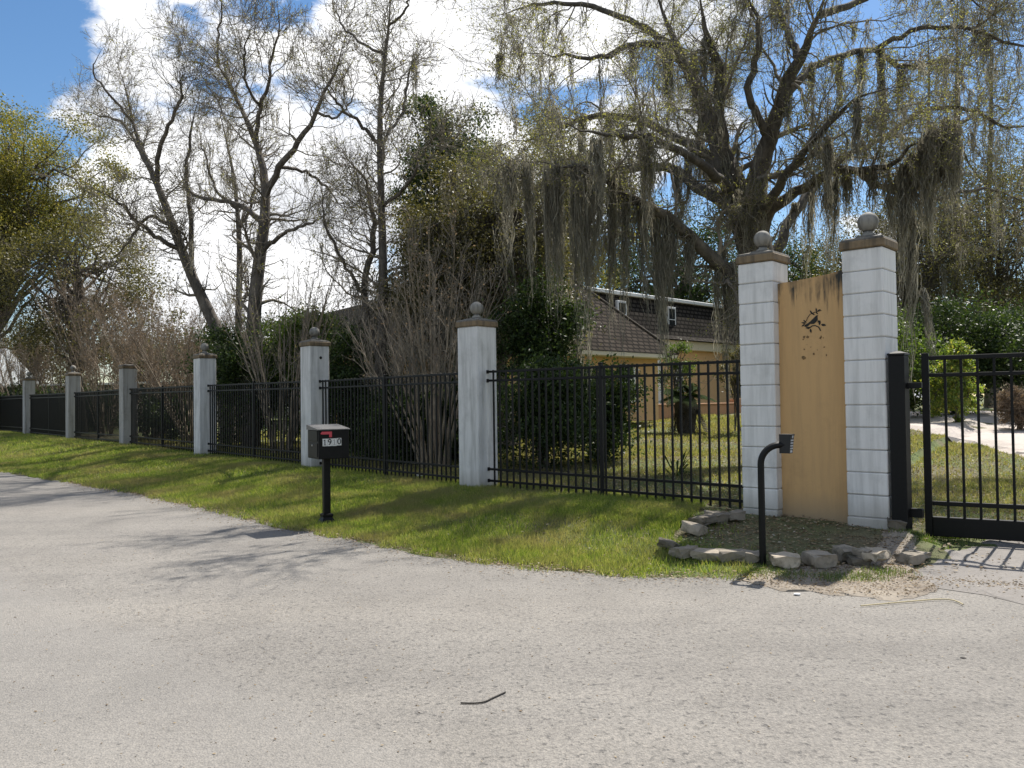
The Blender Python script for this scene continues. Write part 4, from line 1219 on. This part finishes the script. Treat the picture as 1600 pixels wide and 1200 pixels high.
def px_tree(name, label, px, ytop, ybot, halfw, d, depth_r, nclump, nleaf, lsize, mat, bark='grey_bark', bpx=None, **kw):
    """tree whose crown spans ytop..ybot (pixels) at distance d"""
    b = drop(px if bpx is None else bpx, 640, d)
    top, bot = W(px, ytop, d), W(px, ybot, d)
    cc = (top + bot) / 2
    rr = (halfw * d / F, depth_r, abs(top[2] - bot[2]) / 2)
    return clump_tree(name, label, b, top[2], cc, rr, nclump, nleaf, lsize, mat, bark, **kw)


# left evergreen with golden foliage
px_tree('evergreen_oak', 'golden green leafy tree at the left picture edge', 5, 120, 490, 165, 42, 4.8, 130, 95000, .125, 'gold_leaf', bpx=-75, trunk_r=.34, sig=.15, ntw=1500, shell=.35)
px_tree('evergreen_oak', 'lower olive leafy tree behind the russet shrubs at left', 130, 330, 560, 120, 38, 3.2, 70, 26000, .12, 'olive_leaf', trunk_r=.25, sig=.26, ntw=900)
# dark mass between the bare trees and the oak
px_tree('cedar_tree', 'dark green cedar rising behind the moss, left of the oak', 705, 180, 430, 85, 27, 1.9, 80, 42000, .10, 'pine_leaf', trunk_r=.2, sig=.22, moss=14, ntw=700)
px_tree('mossy_oak', 'dense olive brown mossy tree left of the house roof', 795, 235, 570, 150, 22, 2.6, 110, 62000, .075, 'olive_leaf', trunk_r=.26, sig=.25, moss=120, ntw=2600)
px_tree('mossy_oak', 'brownish mossy tree between the straight bare tree and the cedar', 692, 320, 610, 85, 21, 1.5, 70, 32000, .075, 'olive_leaf', trunk_r=.16, sig=.24, moss=36, ntw=1800)
px_tree('shade_tree', 'dark leafy tree right behind the mansard roof', 1050, 330, 540, 140, 52, 4, 90, 30000, .17, 'dark_leaf', trunk_r=.35, sig=.25, ntw=400)
px_tree('shade_tree', 'golden leafed tree seen above the hipped roof through moss', 900, 200, 470, 110, 46, 4, 70, 22000, .16, 'gold_leaf', trunk_r=.3, sig=.24, ntw=400)
px_tree('shade_tree', 'dark tree behind the left gate pillar and the house corner', 1240, 360, 580, 110, 44, 4, 80, 26000, .15, 'dark_leaf', trunk_r=.3, sig=.26, ntw=400)
for k, (px, d, yt, hw, m_, lab) in enumerate(((40, 75, 500, 120, 'olive_leaf', 'far olive tree behind the white barn roof'), (215, 70, 490, 110, 'olive_leaf', 'far tree low behind the russet shrubs, left of the leaning bare tree'), (330, 64, 500, 100, 'dark_leaf', 'far dark tree behind the leaning bare tree'),
        (470, 66, 490, 110, 'olive_leaf', 'far tree seen between the forked and the straight bare trees'), (640, 60, 470, 110, 'dark_leaf', 'far dark tree behind the dark gabled house'), (790, 60, 450, 130, 'dark_leaf', 'far dark tree behind the mossy trees left of the house'),
        (1160, 62, 420, 130, 'olive_leaf', 'far tree behind the right end of the house'), (1330, 58, 395, 130, 'dark_leaf', 'far dark tree seen above the ochre wall panel'), (1455, 60, 385, 120, 'olive_leaf', 'far tree behind the pine trunk at right'), (1590, 56, 380, 120, 'dark_leaf', 'far dark tree at the right picture edge'))):
    px_tree('background_tree', lab, px, yt, 625, hw, d, 3.0, 60, 9000, .26, m_, trunk_r=.25, sig=.28, shell=.2, group='trees far behind the yard')
# right hand wood
px_tree('wood_tree', 'golden olive twiggy tree at the right picture edge', 1560, 200, 520, 140, 41, 4.6, 110, 46000, .10, 'olive_leaf', trunk_r=.14, sig=.26, moss=40, ntw=5500)
px_tree('wood_tree', 'olive tree behind the right gate pillar with hanging moss', 1420, 280, 560, 120, 37, 3.8, 100, 38000, .10, 'olive_leaf', trunk_r=.16, sig=.27, moss=46, ntw=4500)
for px, d, w_, lab in ((1492, 38, 11, 'tall bare pine trunk seen right of the gate pillars'), (1545, 44, 7, 'thin bare trunk in the wood, right of the pine trunk'), (1448, 42, 6, 'thin forked trunk in the wood just right of the gate pillars')):
    l0 = rooted(limb([(px, 560, w_, 0), (px + 3, 430, w_ * .95, 0), (px - 2, 300, w_ * .8, 0), (px + 5, 150, w_ * .6, 0), (px, 0, w_ * .35, 0)], d, 14, .05), px, d, w_ * 1.1)
    ls = [l0] + [limb([(px, y, w_ * .4, 0), (px + s_ * 30, y - 40, w_ * .3, s_), (px + s_ * 55, y - 100, w_ * .15, 2 * s_)], d, 14, .05) for y, s_ in ((470, 1), (430, -1), (360, 1), (300, -1), (220, 1))]
    twig_tree('pine_tree', lab, ls, 'grey_bark', 'twig_grey', (40, 300, 900), ((.8, 2.4), (.5, 1.6), (.3, .9)), .008, 'olive_leaf', 2500, .12, group='trunks in the right hand wood')
px_tree('evergreen_shrub', 'broad dark evergreen shrub behind the bright young tree', 1500, 470, 640, 105, 29, 2.2, 90, 30000, .12, 'dark_leaf', 'grey_bark', trunk_r=.08, sig=.26, trunks=4, cat='shrub')
px_tree('evergreen_shrub', 'green evergreen shrub touching the right gate post', 1400, 500, 640, 75, 27, 1.8, 60, 18000, .11, 'green_leaf', 'grey_bark', trunk_r=.06, sig=.26, trunks=3, cat='shrub')
px_tree('evergreen_shrub', 'dark evergreen shrub at the right picture edge behind the gate', 1610, 490, 640, 80, 27, 1.8, 60, 18000, .11, 'dark_leaf', 'grey_bark', trunk_r=.06, sig=.26, trunks=3, cat='shrub')
px_tree('young_tree', 'bright lime green young conical tree behind the gate', 1493, 528, 664, 31, 24, .65, 90, 12000, .085, 'lime_leaf', 'grey_bark', trunk_r=.035, sig=.2, shell=.3, cone=.75, cat='shrub')
px_tree('round_bush', 'rounded brown bush beside the inner driveway', 1592, 600, 672, 32, 23, .55, 50, 9000, .05, 'russet_leaf', 'twig_brown', trunk_r=.03, sig=.2, trunks=4, cat='shrub', ntw=800)
# shrubs behind the fence
px_tree('camellia_shrub', 'large dark glossy shrub behind the fence right of the tall pillar', 855, 550, 750, 92, 15.6, 1.3, 70, 30000, .085, 'dark_leaf', 'grey_bark', trunk_r=.05, sig=.3, aspect=.4, trunks=5, cat='shrub', shell=.2)
px_tree('camellia_shrub', 'glossy leafed shrub in front of the hipped roof', 940, 545, 730, 62, 17.0, 1.0, 80, 15000, .085, 'dark_leaf', 'grey_bark', trunk_r=.04, sig=.26, trunks=4, cat='shrub', shell=.3)
px_tree('camellia_shrub', 'tall dark shrub just right of the tall white pillar', 842, 425, 620, 84, 18.5, 1.1, 70, 19000, .085, 'dark_leaf', 'grey_bark', trunk_r=.05, sig=.27, trunks=3, cat='shrub', shell=.3, moss=14)
px_tree('evergreen_shrub', 'very dark evergreen shrub behind the fence left of the mailbox', 402, 482, 705, 82, 24.5, 1.6, 120, 32000, .09, 'dark_leaf', 'grey_bark', trunk_r=.06, sig=.27, trunks=5, cat='shrub', shell=.15)
px_tree('evergreen_shrub', 'green leafy shrub behind the pillar above the mailbox', 480, 470, 620, 60, 24, 1.4, 70, 17000, .095, 'green_leaf', 'grey_bark', trunk_r=.05, sig=.27, trunks=4, cat='shrub')
px_tree('evergreen_shrub', 'tall dark green shrub above the fence, between mailbox pillar and straight bare tree', 556, 505, 715, 66, 21.5, 1.4, 100, 30000, .085, 'dark_leaf', 'grey_bark', trunk_r=.05, sig=.27, trunks=4, cat='shrub')
px_tree('evergreen_shrub', 'low dark shrub at the foot of the fence behind the mailbox', 622, 600, 735, 90, 18.0, 1.0, 70, 19000, .08, 'dark_leaf', 'grey_bark', trunk_r=.04, sig=.26, trunks=4, cat='shrub', shell=.2)
px_tree('evergreen_shrub', 'dark shrub behind the pale stems, just left of the tall white pillar', 705, 575, 735, 70, 18.0, 1.0, 80, 22000, .085, 'dark_leaf', 'grey_bark', trunk_r=.04, sig=.26, trunks=4, cat='shrub', shell=.2)
for px, d, lab in ((265, 30, 'dark shrub behind the fence, right of the brown stained pillar'), (150, 40, 'dark shrub behind the fence, between the two grey pillars'), (20, 43, 'dark ivy covered shrub at the left picture edge')):
    px_tree('evergreen_shrub', lab, px, 600, 680, 60, d, 1.6, 50, 9000, .13, 'dark_leaf', 'grey_bark', trunk_r=.04, sig=.26, trunks=3, cat='shrub', shell=.2)


# crape myrtles: many stems fanning from one foot
def myrtle(label, px, d, htop, spread, nst, mat, twig, ntw, nleaf, leafm, r=.02, lean=0.0):
    b = np.array(drop(px, 640, d)); top = W(px, htop, d)[2]; h = top - b[2]
    t = thing('crape_myrtle', label, 'shrub', b, 0, 'multi-stemmed leafless shrubs')
    s = 12; f = np.linspace(0, 1, s)
    az = RNG.uniform(0, 6.28, nst); sp = spread * np.sqrt(RNG.random(nst)); hh = h * RNG.uniform(.6, 1.02, nst)
    P = np.zeros((nst, s, 3))
    P[:, :, 0] = b[0] + .22 * np.cos(az)[:, None] + (np.cos(az) * sp + lean)[:, None] * f ** 1.25
    P[:, :, 1] = b[1] + .22 * np.sin(az)[:, None] + (np.sin(az) * sp)[:, None] * f ** 1.25
    P[:, :, 2] = b[2] + hh[:, None] * f
    P += np.cumsum(RNG.normal(0, .018, P.shape), 1) * np.array((1, 1, .3))
    R_ = r * RNG.uniform(.7, 1.5, nst)[:, None] * (1 - .82 * f)[None]
    part('stems', tubes(P, R_, 6), mat, t, True)
    P1, R1 = grow(P, R_, ntw, 6, (.35, 1.3), (15, 45), .13, (0, 0, .10), .6, .0035, .35)
    P2, R2 = grow(P1, R1, ntw * 3, 5, (.15, .55), (15, 50), .16, (0, 0, .06), .7, .003, .2)
    cr = part('crown', merge([tubes(P1, R1, 4), tubes(P2, R2, 3)]), twig, t, True)
    if nleaf: part('foliage', leaves(along(P2, nleaf, .3) + RNG.normal(0, .03, (nleaf, 3)), .05), leafm, cr)


myrtle('pale stemmed leafless shrub fanning out left of the mailbox pillar', 440, 21.2, 400, 1.9, 30, 'myrtle_bark', 'twig_grey', 420, 900, 'bud_leaf', .024)
myrtle('leafless shrub with thick pale stems left of the tall white pillar', 678, 16.3, 380, 1.5, 22, 'myrtle_bark', 'twig_grey', 480, 900, 'russet_leaf', .03)
myrtle('leafless shrub of many straight stems behind the straight bare tree', 622, 19.6, 400, 1.4, 20, 'myrtle_bark', 'twig_grey', 380, 500, 'russet_leaf', .02)
for k, (px, d, ht, lab) in enumerate(((300, 27, 470, 'russet leafless shrub beside the pale pillar'), (240, 30.5, 450, 'russet leafless shrub right of the brown stained pillar'), (165, 34.5, 445, 'russet leafless shrub above the fence between brown and grey pillars'),
                                      (95, 38.5, 455, 'russet leafless shrub above the second grey pillar'), (35, 43.5, 465, 'russet leafless shrub above the leftmost pillar'), (-20, 49, 470, 'russet leafless shrub cut by the left picture edge'))):
    myrtle(lab, px, d, ht, 2.7, 34, 'myrtle_bark', 'twig_brown', 900, 6500, 'russet_leaf', .022)

# palm before the house
pb = drop(1072, 650, 24.5)
t = thing('palm', 'short dark palm with hanging dead fronds in front of the house', 'palm', pb)
bm = bmesh.new(); lathe_bm(bm, [(.22, 0), (.27, .35), (.30, .7), (.36, 1.05), (.22, 1.35)], 14)
mobj('trunk', bm_mesh('trunk', bm, 'oak_bark', True), t, (0, 0, -.05))


def frond(az, el, L_, n_=26, hang=.9):
    s = np.linspace(0, 1, 9)
    x = L_ * s * math.cos(el); z = L_ * (s * math.sin(el) - hang * s ** 2 * .6)
    P = np.stack([x * math.cos(az), x * math.sin(az), z], 1)
    V = []
    for k in range(n_ * 2):
        q = .25 + .75 * (k // 2) / n_; sd = 1 if k % 2 else -1
        p = np.array([np.interp(q, s, P[:, c_]) for c_ in range(3)])
        tn = np.array((math.cos(az), math.sin(az), -.3)); lat = np.array((-math.sin(az), math.cos(az), 0)) * sd
        dl = norm(tn * .6 + lat * .8 + np.array((0, 0, -.25))); ll = L_ * .42 * math.sin(.35 + 2.4 * q)
        wv = np.cross(dl, (0, 0, 1)); wv = wv / (np.linalg.norm(wv) + 1e-6) * .014
        V += [p - wv, p + dl * ll * .5 - wv, p + dl * ll, p + wv]
    return np.array(V)


Vg = np.concatenate([frond(a, e, RNG.uniform(.75, 1.0)) for a, e in zip(np.linspace(0, 12.5, 22), RNG.uniform(.15, 1.35, 22))]) + np.array(pb) + (0, 0, 1.25)
Vd = np.concatenate([frond(a, e, RNG.uniform(.6, .85), 18, 1.9) for a, e in zip(np.linspace(0, 12.5, 20), RNG.uniform(-.9, -.2, 20))]) + np.array(pb) + (0, 0, 1.2)
part('fronds', (Vg, np.arange(len(Vg)).reshape(-1, 4)), 'palm_leaf', t)
part('dead_fronds', (Vd, np.arange(len(Vd)).reshape(-1, 4)), 'dead_palm', t)
for px, py, d, w_, h_, m_, lab in ((1055, 555, 26, 30, 70, 'green_leaf', 'loose leafy shrub against the house wall behind the palm'), (1150, 560, 24, 26, 60, 'olive_leaf', 'olive shrub peeping out left of the left gate pillar')):
    px_tree('house_shrub', lab, px, py - 25, py + h_, w_, d, .5, 30, 3500, .07, m_, trunk_r=.025, sig=.26, trunks=3, cat='shrub')
# spiky plant in the yard
ap = drop(1055, 690, 13.6)
t = thing('yucca', 'grey green clump of strappy leaves in the yard behind the fence', 'plant', ap)
VV = []
for k in range(34):
    a = RNG.uniform(0, 6.28); e = RNG.uniform(.15, 1.3); L_ = RNG.uniform(.25, .6)
    dd = np.array((math.cos(a) * math.cos(e), math.sin(a) * math.cos(e), math.sin(e))); wv = np.array((-math.sin(a), math.cos(a), 0)) * .018
    p = np.array(ap) + dd * .05 + (0, 0, .12); m1 = p + dd * L_ * .6; tip = p + dd * L_ - np.array((0, 0, .25 * L_ * (1.5 - e)))
    VV += [p - wv, m1 - wv * 1.2, tip, m1 + wv * 1.2]
VV = np.array(VV); part('leaves', (VV, np.arange(len(VV)).reshape(-1, 4)), 'palm_leaf', t)


# ------------------------------------------------------------------ grass, litter, small things
def blades(X, Y, h, w, mat, name, label):
    n = len(X); Z = np.maximum(terrain(np.stack([X, Y], 1)), .0); a = RNG.uniform(0, 6.28, n); lean = RNG.uniform(0, .9, n); az = RNG.uniform(0, 6.28, n)
    hh = h * RNG.uniform(.45, 1.3, n); b = np.stack([X, Y, Z - .005], 1)
    sd = np.stack([np.cos(a), np.sin(a), np.zeros(n)], 1) * (w * RNG.uniform(.6, 1.3, n))[:, None]
    tip = b + np.stack([np.cos(az) * lean * hh, np.sin(az) * lean * hh, hh], 1)
    V = np.stack([b - sd, b + sd, tip], 1).reshape(-1, 3)
    o = mobj(name, raw_mesh(name, V, [np.arange(3 * n).reshape(n, 3)], mat)); return tag(o, label, 'grass', None, 'stuff')


def scatter(n, lo, hi, fn):
    out = []
    tot = 0
    while tot < n:
        P = np.stack([RNG.uniform(lo[0], hi[0], 200000), RNG.uniform(lo[1], hi[1], 200000)], 1)
        P = P[fn(P)]; out.append(P); tot += len(P)
    return np.concatenate(out)[:n]


def lown(P, f, s):                      # cheap smooth pattern in 0..1
    x, y = P[:, 0] * f + s, P[:, 1] * f - s
    return .5 + .25 * (np.sin(x * 1.3 + np.sin(y * .9) * 1.7) + np.sin(y * 1.7 + np.sin(x * 1.1 + 2) * 1.5))


def in_poly(P, poly):
    x, y = P[:, 0], P[:, 1]; r = np.zeros(len(P), bool); q = np.array(poly); j = len(q) - 1
    for i in range(len(q)):
        c = ((q[i, 1] > y) != (q[j, 1] > y)) & (x < (q[j, 0] - q[i, 0]) * (y - q[i, 1]) / (q[j, 1] - q[i, 1] + 1e-12) + q[i, 0]); r ^= c; j = i
    return r


BED = [tuple(G(p, q, .1)[:2]) for p, q in ((1050, 842), (1110, 855), (1180, 865), (1240, 875), (1300, 872), (1375, 862), (1400, 830), (1390, 800), (1170, 790), (1100, 805))]


def vis(P): return np.abs(P[:, 0]) < P[:, 1] * .68 + .6


def verge(P):
    dr, sr, _ = poly_dist(P, ROAD_EDGE); df, sf, _ = poly_dist(P, FENCE)
    m = (sr > 0) & ((sf < 0) | (df < .5)) & vis(P) & (P[:, 0] < 2.35 - .25 * (P[:, 1] < 7.6))
    m = m | ((sr < 0) & (dr < .12) & vis(P) & (P[:, 0] < 2.2) & (lown(P, 5.0, 2) > .5))
    edge = np.where(sr < 0, .35, np.clip(dr / .2, .3, 1))
    pat = .35 + .65 * smooth((lown(P, 1.1, 3) - .18) / .4)
    inb = in_poly(P, BED)
    dens = np.minimum(1, (9.5 / np.maximum(P[:, 1], 7)) ** 1.5) * edge * pat * np.where(inb, .06, 1) * np.where((df < .9), .75, 1)
    return m & (RNG.random(len(P)) < dens)


P = scatter(330000, (-18, 6.8), (2.6, 24), verge)
blades(P[:, 0], P[:, 1], .052 * (1 + .02 * P[:, 1]), .0042 * (P[:, 1] / 9), 'grass_blade', 'verge_grass', 'short green grass on the roadside verge')


def verge_far(P):
    dr, sr, _ = poly_dist(P, ROAD_EDGE); df, sf, _ = poly_dist(P, FENCE)
    return (sr > 0) & (sf < 0) & vis(P)


def tufty(P):
    return verge(P) & (lown(P, 2.3, 5) > .55) & ~in_poly(P, BED)


P = scatter(1500, (-12, 6.9), (2.4, 18), tufty); P = np.repeat(P, 16, 0) + RNG.normal(0, .03, (24000, 2))
blades(P[:, 0], P[:, 1], np.full(len(P), .085), .0045, 'grass_blade', 'verge_tufts', 'taller grass tufts dotted over the verge')
P = scatter(60000, (-42, 22), (-8, 56), verge_far)
blades(P[:, 0], P[:, 1], np.full(len(P), .09), .014, 'grass_blade', 'far_verge_grass', 'green verge grass along the far left fence')


def yard(P):
    df, sf, _ = poly_dist(P, FENCE)
    m = (sf > 0) & (df > .3) & vis(P) & ~in_poly(P, drv)
    return m & (RNG.random(len(P)) < np.minimum(1, (11 / np.maximum(P[:, 1], 9)) ** 1.3) * (.25 + .75 * smooth((lown(P, .7, 1) - .25) / .4)))


P = scatter(170000, (-14, 8), (20, 34), yard)
blades(P[:, 0], P[:, 1], .05 * (1 + .02 * P[:, 1]), .0055 * (P[:, 1] / 9), 'yard_blade', 'yard_grass', 'dry yellow green lawn inside the fence')


def scatter_leaves(name, label, n, lo, hi, fn, size, mat, lift=.012):
    P = scatter(n, lo, hi, fn); Z = np.maximum(terrain(P), .006) + lift
    V, Q = leaves(np.column_stack([P, Z]), size, .6, .6); c = np.repeat(np.column_stack([P, Z]), 4, 0)
    V = c + (V - c) * np.array((1, 1, .35)); V[:, 2] = np.maximum(V[:, 2], c[:, 2] - .006)
    return tag(mobj(name, raw_mesh(name, V, [Q], mat)), label, 'litter', None, 'stuff')


scatter_leaves('yard_leaf_litter', 'dead brown leaves scattered over the yard', 45000, (-12, 8), (14, 26), lambda P: (poly_dist(P, FENCE)[1] > 0) & vis(P) & ~in_poly(P, drv), .055, 'dry_leaf', .02)
scatter_leaves('verge_leaf_litter', 'dead leaves lying in the verge grass', 5000, (-10, 7), (4.5, 18), lambda P: (poly_dist(P, ROAD_EDGE)[1] > 0) & (poly_dist(P, FENCE)[1] < 0) & vis(P), .045, 'dry_leaf', .02)


def kerbline(P):
    dr, sr, _ = poly_dist(P, ROAD_EDGE); return vis(P) & (RNG.random(len(P)) < np.exp(-dr / .12)) & (dr < .8)


scatter_leaves('road_edge_litter', 'crumbs of dry leaf and straw along the asphalt edge', 9000, (-9, 5.8), (6, 17), kerbline, .028, 'dry_leaf', .006)
scatter_leaves('dirt_litter', 'dry leaf crumbs on the sandy strip below the stones', 2600, (1.6, 6.2), (4.6, 8.4), lambda P: in_poly(P, dirt), .026, 'dry_leaf', .018)
scatter_leaves('bed_litter', 'dry leaf mulch and thin weeds inside the stone edged bed', 3500, (1.4, 6.9), (4.4, 10), lambda P: in_poly(P, BED), .04, 'dry_leaf', .008)
scatter_leaves('road_grit', 'scattered grit and leaf crumbs on the road', 1800, (-5, 2.8), (6, 9.5), lambda P: (poly_dist(P, ROAD_EDGE)[1] < 0) & vis(P), .016, 'dry_leaf', .004)


def weeds(P):
    p1 = np.array([G(1230, 900)[:2], G(1300, 905)[:2], G(1430, 855)[:2], G(1480, 845)[:2], G(1530, 842)[:2], G(1190, 895)[:2], G(1380, 898)[:2], G(1345, 905)[:2]])
    d = np.min(np.linalg.norm(P[:, None] - p1[None], axis=2), 1)
    return (RNG.random(len(P)) < np.exp(-(d / .16) ** 2)) & (P[:, 1] > 6.7)


P = scatter(5500, (1.8, 6.6), (6, 9.5), weeds)
blades(P[:, 0], P[:, 1], np.full(len(P), .05), .004, 'weed_leaf', 'weeds', 'weeds between the stones and along the apron edge')


def stick(name, label, cat, pts, r, mat):
    p = np.array([np.append(G(a, b)[:2], .012) for a, b in pts]); a = resample(np.column_stack([p, np.full(len(p), r)]), max(8, len(pts) * 3))
    b = a[0, :3].copy(); V, Q = tubes(a[None, :, :3] - b, a[None, :, 3], 6)
    o = mobj(name, raw_mesh(name, V, [Q], mat, True), None, b); return tag(o, label, cat)


stick('broken_twig', 'thin bent dark twig lying on the road', 'twig', [(720, 1102), (738, 1103), (758, 1101), (766, 1096), (790, 1085)], .004, 'stick')
stick('dry_stalk', 'long pale dry stalk lying across the road edge', 'stalk', [(1345, 949), (1400, 944), (1470, 938), (1490, 938), (1505, 947)], .0045, 'straw')
for px, py, s_, lab in ((655, 746, .07, 'white scrap of litter at the fence foot behind the mailbox'), (610, 741, .05, 'small pale scrap of litter under the fence post behind the mailbox'), (1246, 930, .02, 'small white pebble on the road below the stones'), (1505, 1030, .014, 'dark pebble alone on the road at right')):
    p = G(px, py, .1 if py < 900 else .0); z = max(tz(p[0], p[1]), 0)
    p = G(px, py, z)
    bm = bmesh.new(); bmesh.ops.create_icosphere(bm, subdivisions=2, radius=s_)
    for v in bm.verts: v.co = Vector((v.co.x * 1.4, v.co.y, v.co.z * .45)) * random.uniform(.8, 1.2)
    dk = 'dark' in lab
    o = mobj('pebble' if py > 900 else 'litter_scrap', bm_mesh('scrap', bm, 'stick' if dk else 'litter_white'), None, (p[0], p[1], z + s_ * .4)); tag(o, lab, 'pebble' if py > 900 else 'litter')
